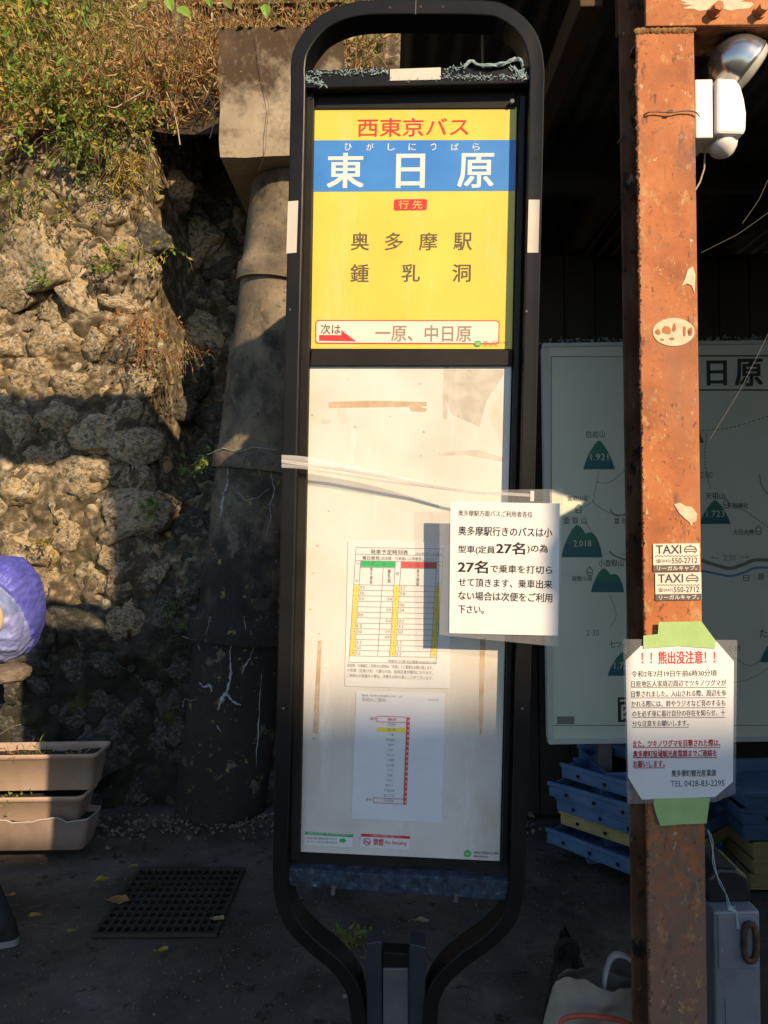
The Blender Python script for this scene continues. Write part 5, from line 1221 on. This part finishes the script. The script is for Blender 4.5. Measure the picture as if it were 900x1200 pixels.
for dy in (-1.2, .6): mb.tube([tp(x, y + dy, o + .001) for (x, y), o in zip([(330, 541), (400, 550), (450, 559), (500, 568), (545, 576), (590, 579), (626, 581)], [D2 + .002, .031, .031, .032, .04, .048, .05])], .0016, 6)
mb.build('twisted_edge', M_['tapeclear'], strap)
q = tp(624, 580, .052); mb = MB(); mb.box(q.x - .004, q.x + .003, q.y - .001, q.y + .001, q.z - .012, q.z + .008); mb.build('knot', M_['signwhite'], strap)

ntc = thing('small_bus_notice', None, 'white laminated bus capacity notice hanging in front of the bus stop sign', 'notice', M=SM.copy())
nf2 = Face(ntc, SM, .056)
nf2.poly('laminate_film', [(515, 575), (660, 573), (655, 758), (515, 744)], M_['laminate'], ntc, off=.0535, th=.0005)
pp_ = nf2.poly('paper', [(528, 588), (656, 590), (654, 745), (526.5, 742)], M_['paper'], ntc, off=.0555, th=.0006)
nf2.off = .0559
for s, x0, y0, x1, y1, b in (('奥多摩駅方面バスご利用者各位', 537, 598.5, 624, 605.5, .012), ('奥多摩駅行きのバスは小', 537, 617.5, 647, 628.5, .025), ('型車(定員', 537, 639.5, 580, 649.5, .025), ('27名', 582, 635.5, 615, 649.5, .045), (')の為', 618, 638, 642, 649, .025),
        ('27名', 537, 657, 571.5, 671.5, .045), ('で乗車を打切ら', 574.5, 662.5, 647, 672, .025), ('せて頂きます、乗車出来', 537, 678.5, 647, 688.5, .025), ('ない場合は次便をご利用', 537, 694, 647, 704.5, .025), ('下さい。', 537, 709.5, 567, 719, .025)):
    T(nf2, s, x0, y0, x1, y1, 'ink', pp_, b)

# ================================================================== LOWER RIGHT OBJECTS
# grey weight box with rusty handle
GB = at(862, 1200, 1.9); GB.z = 0; GB = Vector((at(864, 1100, 1.86).x, 1.95, 0))
gb = thing('grey_sign_weight', GB, 'scratched grey metal box standing beside the post with a rusty oval handle', 'box')
zt_ = at(864, 1068, 1.86).z
mb = MB(); mb.box(-.056, .056, -.09, .09, .0, zt_); mb.build('body', M_['greybox'], gb, .006)
mb = MB(); mb.box(-.047, .043, -.0935, -.0905, zt_ - .137, zt_ - .008); mb.build('raised_plate', M_['greybox'], gb, .002)
mb = MB(); mb.box(-.032, .030, -.0925, -.0905, zt_ - .42, zt_ - .21); mb.build('sunken_label', M_['greybox'], gb, .001)
mb = MB(); mb.prism([(-.054, zt_ + .0005), (.056, zt_ + .0005), (.056, zt_ + .03), (.045, zt_ + .066), (.020, zt_ + .082), (-.025, zt_ + .085), (-.05, zt_ + .06), (-.056, zt_ + .03)], -.05, .088); mb.build('black_cap', M_['blackplastic'], gb, .008)
hc = at(878, 1103, 1.855) - GB
pts = [hc + Vector((.0145 * math.cos(a * .2618), -.004, .040 * math.sin(a * .2618) * (1))) for a in range(25)]
pts = [hc + Vector((.015 * math.copysign(abs(math.cos(a * .2618)) ** .6, math.cos(a * .2618)), -.006, .045 * math.copysign(abs(math.sin(a * .2618)) ** .9, math.sin(a * .2618)))) for a in range(25)]
mb = MB(); mb.tube(pts, .0075, 8, caps=False); mb.build('oval_handle', mat('brown rusty iron', [(.35, (.035, .018, .010)), (.7, (.11, .055, .03))], scale=40, rough=.8, bump=.02, bscale=90), gb)
# string
SP = [at(829, 972, 1.75), at(834, 990, 1.76), at(838, 1015, 1.77), at(843, 1035, 1.78), at(852, 1050, 1.80), at(856, 1064, 1.82), at(862, 1070, 1.84), at(866, 1088, 1.845)]
mb = MB(); P = catmull(SP, 5); mb.tube([p - SP[0] for p in P], .0011, 5); mb.tube([p - SP[0] + Vector((.0045 * math.sin(i * .5), -.001, 0)) for i, p in enumerate(P)], .0009, 5)
for k in range(4):
    c = at(855, 1064, 1.82) - SP[0]; mb.tube([c + Vector((random.uniform(-.008, .014), -.002, random.uniform(-.009, .009))) for _ in range(4)], .0011, 4)
o = mb.build('knotted_string', M_['string']); o.location = SP[0]; tag(o, 'pale blue knotted string hanging from the post to the grey box', 'string')

# tote bag
TB = Vector((at(700, 1150, 2.0).x, 2.02, 0))
tb = thing('canvas_tote_bag', TB, 'beige canvas tote bag with red piping and pale carry handle at the bottom edge', 'bag')
def cloth_body(front, depth, name, m, parent, seed=1, bulge=.05, nx=22, nz=18):
    """front: outline function t in 0..1 across, s in 0..1 up -> (x,z)"""
    mb = MB()
    for side in (-1, 1):
        vs = []
        for j in range(nz + 1):
            for i in range(nx + 1):
                a = i / nx; b = j / nz; x, z = front(a, b)
                e = (math.sin(math.pi * min(1, max(0, a))) ** .5) * (.25 + .75 * math.sin(math.pi * (1 - b * .93)) ** .6 if b > .02 else .5)
                y = side * (depth * e + bulge * e * noise.noise(Vector((a * 3, b * 3, seed)))) + .012 * noise.noise(Vector((a * 8, b * 6, seed + side)))
                vs.append((x, y, z))
        fs = [(j * (nx + 1) + i, j * (nx + 1) + i + 1, (j + 1) * (nx + 1) + i + 1, (j + 1) * (nx + 1) + i) for j in range(nz) for i in range(nx)]
        if side > 0: fs = [f[::-1] for f in fs]
        mb.add(vs, fs, 0, True)
    return mb.build(name, m, parent)
def tote(a, b):
    zt = .282; xl = -.155 + .05 * b ** 2; xr = .17 - .03 * b
    x = xl + (xr - xl) * a; z = b * (zt - .045 * (a - .15) - .03 * (1 - min(1, a * 6)) ** 2); return x, z
bd = cloth_body(tote, .06, 'body', M_['canvas'], tb, 3)
mb = MB(); pts = [at(655, 1204, 1.93), at(661, 1194, 1.93), at(680, 1190, 1.92), at(705, 1192, 1.91), at(728, 1196, 1.92), at(745, 1204, 1.92)]
mb.tube([p - TB for p in catmull(pts, 4)], .006, 8); mb.build('red_piping', M_['redtrim'], tb)
mb = MB(); hp = catmull([at(707, 1158, 2.0), at(709, 1140, 2.0), at(716, 1122, 1.99), at(727, 1118, 1.98), (at(740, 1125, 1.98)), at(750, 1140, 1.98), at(754, 1165, 1.98)], 5)
P = [p - TB for p in hp]; vs = []
for i, p in enumerate(P):
    t = (P[min(i + 1, len(P) - 1)] - P[max(i - 1, 0)]).normalized(); nrm = Vector((0, 1, 0)).cross(t).normalized()
    vs += [p + nrm * .004 + Vector((0, -.012, 0)), p + nrm * .004 + Vector((0, .012, 0)), p - nrm * .001 + Vector((0, .012, 0)), p - nrm * .001 + Vector((0, -.012, 0))]
mb.add(vs, [(i * 4 + k, (i + 1) * 4 + k, (i + 1) * 4 + (k + 1) % 4, i * 4 + (k + 1) % 4) for i in range(len(P) - 1) for k in range(4)], 0, True)
mb.build('handle', M_['strap'], tb)
# dark bag
DB = Vector((at(672, 1150, 2.2).x, 2.24, 0))
db = thing('black_cloth_bag', DB, 'slumped black nylon bag behind the beige tote bag', 'bag')
def dark(a, b):
    xl = -.085 + .055 * b; xr = .10 - .055 * b ** 1.5
    x = xl + (xr - xl) * a; z = b * (.27 - .10 * abs(a - .25) ** 1.3 * 1.6); return x, z
cloth_body(dark, .07, 'body', M_['blackcloth'], db, 8)
mb = MB(); mb.tube([p - DB for p in catmull([at(652, 1125, 2.2), at(654, 1108, 2.2), at(664, 1102, 2.2), at(674, 1106, 2.2), at(676, 1118, 2.2)], 4)], .009, 8); mb.build('top_loop', M_['blackcloth'], db)

# ================================================================== PERSON WITH BACKPACK (left edge)
PB = Vector((-1.55, 2.80, 0))
per = thing('person', PB, 'person at the left edge facing away to the left in dark trousers and shoes', 'person')
def skin(name, verts, edges, radii, m, parent, sub=2):
    me = bpy.data.meshes.new(name); me.from_pydata([Vector(v) for v in verts], edges, []); me.materials.append(m)
    o = bpy.data.objects.new(name, me); COL.objects.link(o); o.parent = parent
    md = o.modifiers.new('skin', 'SKIN'); sk = me.skin_vertices[0].data
    for i, r_ in enumerate(radii): sk[i].radius = (r_, r_) if not isinstance(r_, tuple) else r_; sk[i].use_root = (i == 0)
    md.use_smooth_shade = True
    s = o.modifiers.new('sub', 'SUBSURF'); s.levels = sub; s.render_levels = sub
    return o
# facing -x; height about 1.6; legs slightly apart in y
V = [(0, 0, .86), (-.01, 0, 1.02), (0.0, 0, 1.20), (-.01, 0, 1.33), (-.02, 0, 1.40), (-.045, 0, 1.47), (-.06, 0, 1.54),
     (0, -.09, .82), (-.01, -.10, .45), (.17, -.11, .09), (.11, -.11, .045), (.02, -.12, .035),
     (0, .09, .82), (-.06, .10, .45), (-.10, .11, .09), (-.17, .11, .045), (-.27, .12, .035),
     (-.01, -.17, 1.32), (.02, -.22, 1.07), (-.07, -.24, .86), (-.01, .17, 1.32), (.02, .22, 1.07), (-.07, .24, .86)]
E_ = [(0, 1), (1, 2), (2, 3), (3, 4), (4, 5), (5, 6), (0, 7), (7, 8), (8, 9), (9, 10), (10, 11), (0, 12), (12, 13), (13, 14), (14, 15), (15, 16), (3, 17), (17, 18), (18, 19), (3, 20), (20, 21), (21, 22)]
RR = [.13, .12, .13, .12, .055, .075, .085, .085, .058, .042, .038, .03, .085, .058, .042, .038, .03, .055, .042, .028, .055, .042, .028]
skin('body', V, E_, RR, M_['skin'], per)
# clothes
def garment(name, chains, m, sx=1.0):
    mb = MB()
    for pts, rs in chains:
        P = catmull([Vector(p) for p in pts], 5); Rr = []
        for a in range(len(rs) - 1):
            for b_ in range(5): Rr.append(rs[a] + (rs[a + 1] - rs[a]) * smooth(0, 1, b_ / 5))
        Rr.append(rs[-1])
        Rr = [r_ * (1 + .05 * noise.noise(Vector((k * .7, len(pts), 1)))) for k, r_ in enumerate(Rr)]
        mb.tube(P, Rr, 18)
    return mb.build(name, m, per)
garment('jacket', [([(0, 0, .80), (-.01, 0, .95), (0, 0, 1.12), (0, 0, 1.26), (-.01, 0, 1.35), (-.02, 0, 1.42)], [.145, .14, .145, .145, .11, .06]),
    ([(-.01, -.10, 1.33), (-.01, -.18, 1.29), (.02, -.215, 1.07), (-.06, -.235, .90)], [.06, .065, .055, .042]), ([(-.01, .10, 1.33), (-.01, .18, 1.29), (.02, .215, 1.07), (-.06, .235, .90)], [.06, .065, .055, .042])], M_['jacket'])
garment('trousers', [([(-.005, 0, .90), (-.005, 0, .80), (-.005, 0, .72)], [.135, .138, .10]), ([(0, -.07, .84), (0, -.085, .70), (.0, -.10, .45), (.15, -.11, .12), (.162, -.11, .075)], [.10, .092, .072, .062, .064]),
    ([(0, .07, .84), (-.02, .085, .70), (-.06, .10, .45), (-.10, .11, .12), (-.10, .11, .07)], [.10, .092, .072, .062, .064])], M_['trousers'])
mb = MB()
for k in range(1): lathe(mb, Vector((-.055, 0, 1.50)), Vector((.25, 0, 1)), [(-.03, .0), (-.02, .098), (.03, .108), (.07, .098), (.10, .07), (.118, .0)], 24)
mb.build('hair', M_['hair'], per)
mb = MB(); lathe(mb, Vector((-.15, 0, 1.50)), Vector((-1, 0, -.3)), [(-.02, .018), (0, .014), (.015, .006), (.018, 0)], 10); mb.build('nose', M_['skin'], per)
for s in (-1, 1):
    q = Vector((-.075, s * .24, .83))
    for f in range(4):
        b0 = q + Vector((-.02 + f * .016, 0, -.02)); L = (.052, .060, .056, .044)[f]
        skin('finger', [b0, b0 + Vector((-.006, 0, -L * .5)), b0 + Vector((-.018, 0, -L))], [(0, 1), (1, 2)], [.009, .0085, .007], M_['skin'], per, 1)
    skin('thumb', [q + Vector((-.02, -s * .01, .01)), q + Vector((-.04, -s * .012, -.015)), q + Vector((-.045, -s * .012, -.04))], [(0, 1), (1, 2)], [.011, .010, .008], M_['skin'], per, 1)
for (hx, hy) in ((.20, -.11), (-.08, .11)):
    mb = MB(); out = []
    for k in range(28):
        a = 2 * math.pi * k / 28; wv = .040 if math.cos(a) > 0 else .046
        out.append((hx - .085 + .135 * math.cos(a), hy + wv * math.copysign(abs(math.sin(a)) ** .7, math.sin(a))))
    vs = [(x, y, z) for z in (.006, .018, .028) for x, y in out]; n = 28
    mb.add(vs, [(q * n + k, q * n + (k + 1) % n, (q + 1) * n + (k + 1) % n, (q + 1) * n + k) for q in range(2) for k in range(n)], 0, True)
    mb.add(vs[:n], [tuple(range(n))[::-1]]); mb.add(vs[2 * n:], [tuple(range(n))]); mb.build('shoe_sole', M_['sole'], per)
    mb = MB(); vs = []; rings = 9
    for q in range(rings):
        t = q / (rings - 1); zz_ = .024 + .075 * t
        for x, y in out:
            cx = hx - .085; f = 1 - .10 * t - .75 * smooth(.25, 1, t) * smooth(.02, -.12, x - cx) * .5
            xx = cx + (x - cx) * f; top = .032 + .075 * smooth(-.10, .06, xx - cx)
            vs.append((xx, hy + (y - hy) * (1 - .28 * t), min(zz_, top)))
    mb.add(vs, [(q * n + k, q * n + (k + 1) % n, (q + 1) * n + (k + 1) % n, (q + 1) * n + k) for q in range(rings - 1) for k in range(n)], 0, True); mb.add(vs[-n:], [tuple(range(n))])
    mb.build('shoe', M_['blackcloth'], per)
# backpack is carried: its own thing
bc = at(14, 712, 2.70)
bpk = thing('backpack', Vector((-1.365, 2.72, .90)), 'violet blue nylon backpack with tan padding cut by the left edge', 'backpack')
def lump(name, c, s, m, seed, pw=.75, amp=.05, sub=5, fold=.035):
    bm = bmesh.new(); bmesh.ops.create_icosphere(bm, subdivisions=sub, radius=1)
    for v in bm.verts:
        d = v.co.copy(); q = Vector([math.copysign(abs(a) ** pw, a) for a in d])
        f = noise.noise(Vector((d.x * 1.5 + seed, d.y * 2.5 + d.z * 3.5, d.z * 7.0 - d.y * 4))); g = noise.noise(Vector((d.x * 3 + seed, d.y * 9 - d.z * 6, d.z * 14)))
        k = 1 + amp * noise.noise(d * 2.2 + Vector((seed, 0, 0))) - fold * (1 - abs(f) * 2.2) ** 3 * .8 + fold * .35 * g
        v.co = Vector((q.x * s[0], q.y * s[1], q.z * s[2])) * k + Vector(c)
    me = bpy.data.meshes.new(name); bm.to_mesh(me); bm.free(); me.materials.append(m)
    for p in me.polygons: p.use_smooth = True
    return link_mesh(name, me, bpk)
M_['lavender'] = mat('pale lavender nylon', [(0.35, (0.20, 0.23, 0.52)), (0.7, (0.27, 0.30, 0.62))], scale=9, detail=4, rough=0.5, bump=0.02, bscale=10)
M_['browncloth'] = mat('brown padded cloth', [(0.35, (0.12, 0.09, 0.065)), (0.7, (0.20, 0.16, 0.125))], scale=30, rough=0.9, bump=0.02, bscale=90)
mbag = lump('main_bag', (.0, 0, .275), (.135, .165, .185), M_['bluenylon'], 1, .80, .05, sub=6, fold=.03)
mbag.data.materials.append(M_['bluenylonlight']); mbag.data.materials.append(M_['lavender'])
def panel_side(x, z): return ((x - .025) / .099) ** 2 + ((z - .230) / .150) ** 2
for v in mbag.data.vertices:      # gathered ruffles on the rim, slack folds on the side panel
    x, y, z = v.co; q = panel_side(x, z); a = math.atan2((z - .275) / .185, x / .135)
    if q > 1.0 or y > 0:
        f = .012 * min(1, max(0, (q - 1) * 2)) * (math.sin(a * 40 + 4 * noise.noise(v.co * 14)) + .7 * noise.noise(v.co * 40)); v.co.x *= 1 + f; v.co.z = .275 + (z - .275) * (1 + f); v.co.y *= 1 + f * 2
    else:
        v.co.y -= .010 * (1 - q) + .007 * (1 - abs(noise.noise(Vector((x * 10 + z * 14, 2, z * 6 - x * 20)))) * 4)
    if abs(q - 1) < .10 and y < 0: v.co.y += .006; v.co.x -= .003
for p in mbag.data.polygons:
    c = p.center
    if c.y < .02 and panel_side(c.x, c.z) < 1: p.material_index = 1 if c.z > .255 + .25 * (c.x - .05) else 2
lump('tan_disc', (.060, -.160, .262), (.032, .014, .050), M_['tanstrap'], 4, 1.0, .03, fold=.0)
lump('bottom_flap', (.025, -.07, .060), (.105, .085, .030), M_['browncloth'], 6, .7, .08, fold=.08)
lump('lid', (-.03, 0, .425), (.095, .14, .040), M_['bluenylon'], 5, .9, .08)
mb = MB()
for s in (-1, 1): mb.tube([(-.06, s * .10, .44), (-.14, s * .11, .46), (-.24, s * .11, .38), (-.26, s * .12, .22), (-.16, s * .14, .08), (-.06, s * .13, .06)], .012, 8)
mb.build('shoulder_strap', M_['tanstrap'], bpk)

# ================================================================== ADDED OUT OF VIEW (house, pole and overhead boards that shade the place)
hs = thing('shade_house', (11.5, -12.5, 0), 'unseen cream house added behind the viewer to shade the lower scene', 'house')  # added unseen house, its eave shades the lower sign and post
mb = MB(); mb.box(-5.2, 5.2, -4, .0, 0, 8.95); mb.build('wall', M_['plaster'], hs)  # wall of the added unseen house
HZ = 9.45
mb = MB(); mb.prism([(-5.8, 8.96), (5.8, 8.96), (5.8, 9.14), (-5.8, 9.14)], -4.6, .7)
mb.add([(-5.8, .7, 9.142), (5.8, .7, 9.142), (5.8, -2, 10.3), (-5.8, -2, 10.3), (-5.8, -4.6, 9.142), (5.8, -4.6, 9.142)], [(0, 1, 2, 3), (3, 2, 5, 4), (0, 3, 4), (1, 5, 2)])
rf_ = mb.build('roof', M_['roof'], hs)  # roof of the added unseen house
for zf in (1.0, 4.9):
    for i in range(4):
        x = -3.9 + i * 2.6; mb = MB(); mb.box(x - .8, x + .8, .002, .05, zf, zf + 1.4); w_ = mb.build('shade_house_window', M_['whiteplastic'], hs)
        mb = MB(); mb.box(x - .72, x + .72, .051, .06, zf + .08, zf + 1.32); mb.build('pane', M_['glass'], w_)
# added unseen pole, casts a shadow strip on the stone wall
up = thing('shade_pole', (2.252, -1.0, 0), 'unseen grey pole added behind the viewer to shade the stone wall', 'pole')
mb = MB(); mb.tube([(0, 0, 0), (0, 0, 3.0), (0, 0, 5.06)], [.166, .165, .164], 28); mb.build('shade_pole_shaft', M_['timberpole'], up)
mb = MB(); mb.tube([(0, 0, 2.9), (0, 0, 2.96)], .175, 28); mb.build('shade_pole_band', M_['galv'], up)
# added overhead boards, unseen; cast the shadow band on wall and pillar
ev = thing('shade_board', (-.6, 1.2, 3.4), 'unseen timber boards added overhead to shade the wall and pillar', 'board')
for k, (z0, z1) in enumerate(((.085, .27), (.272, .46))):
    mb = MB(); mb.box(-2.4, 2.1, -.015, .015, z0, z1 - .002); mb.build('plank', M_['beamwood'], ev)  # plank of the added overhead boards
mb = MB(); mb.box(-2.45, -2.33, -.06, .06, -3.4, .46); mb.build('upright', M_['beamwood'], ev)
mb = MB(); mb.box(2.04, 2.10, .017, .06, -3.4, .46); mb.build('upright', M_['beamwood'], ev)
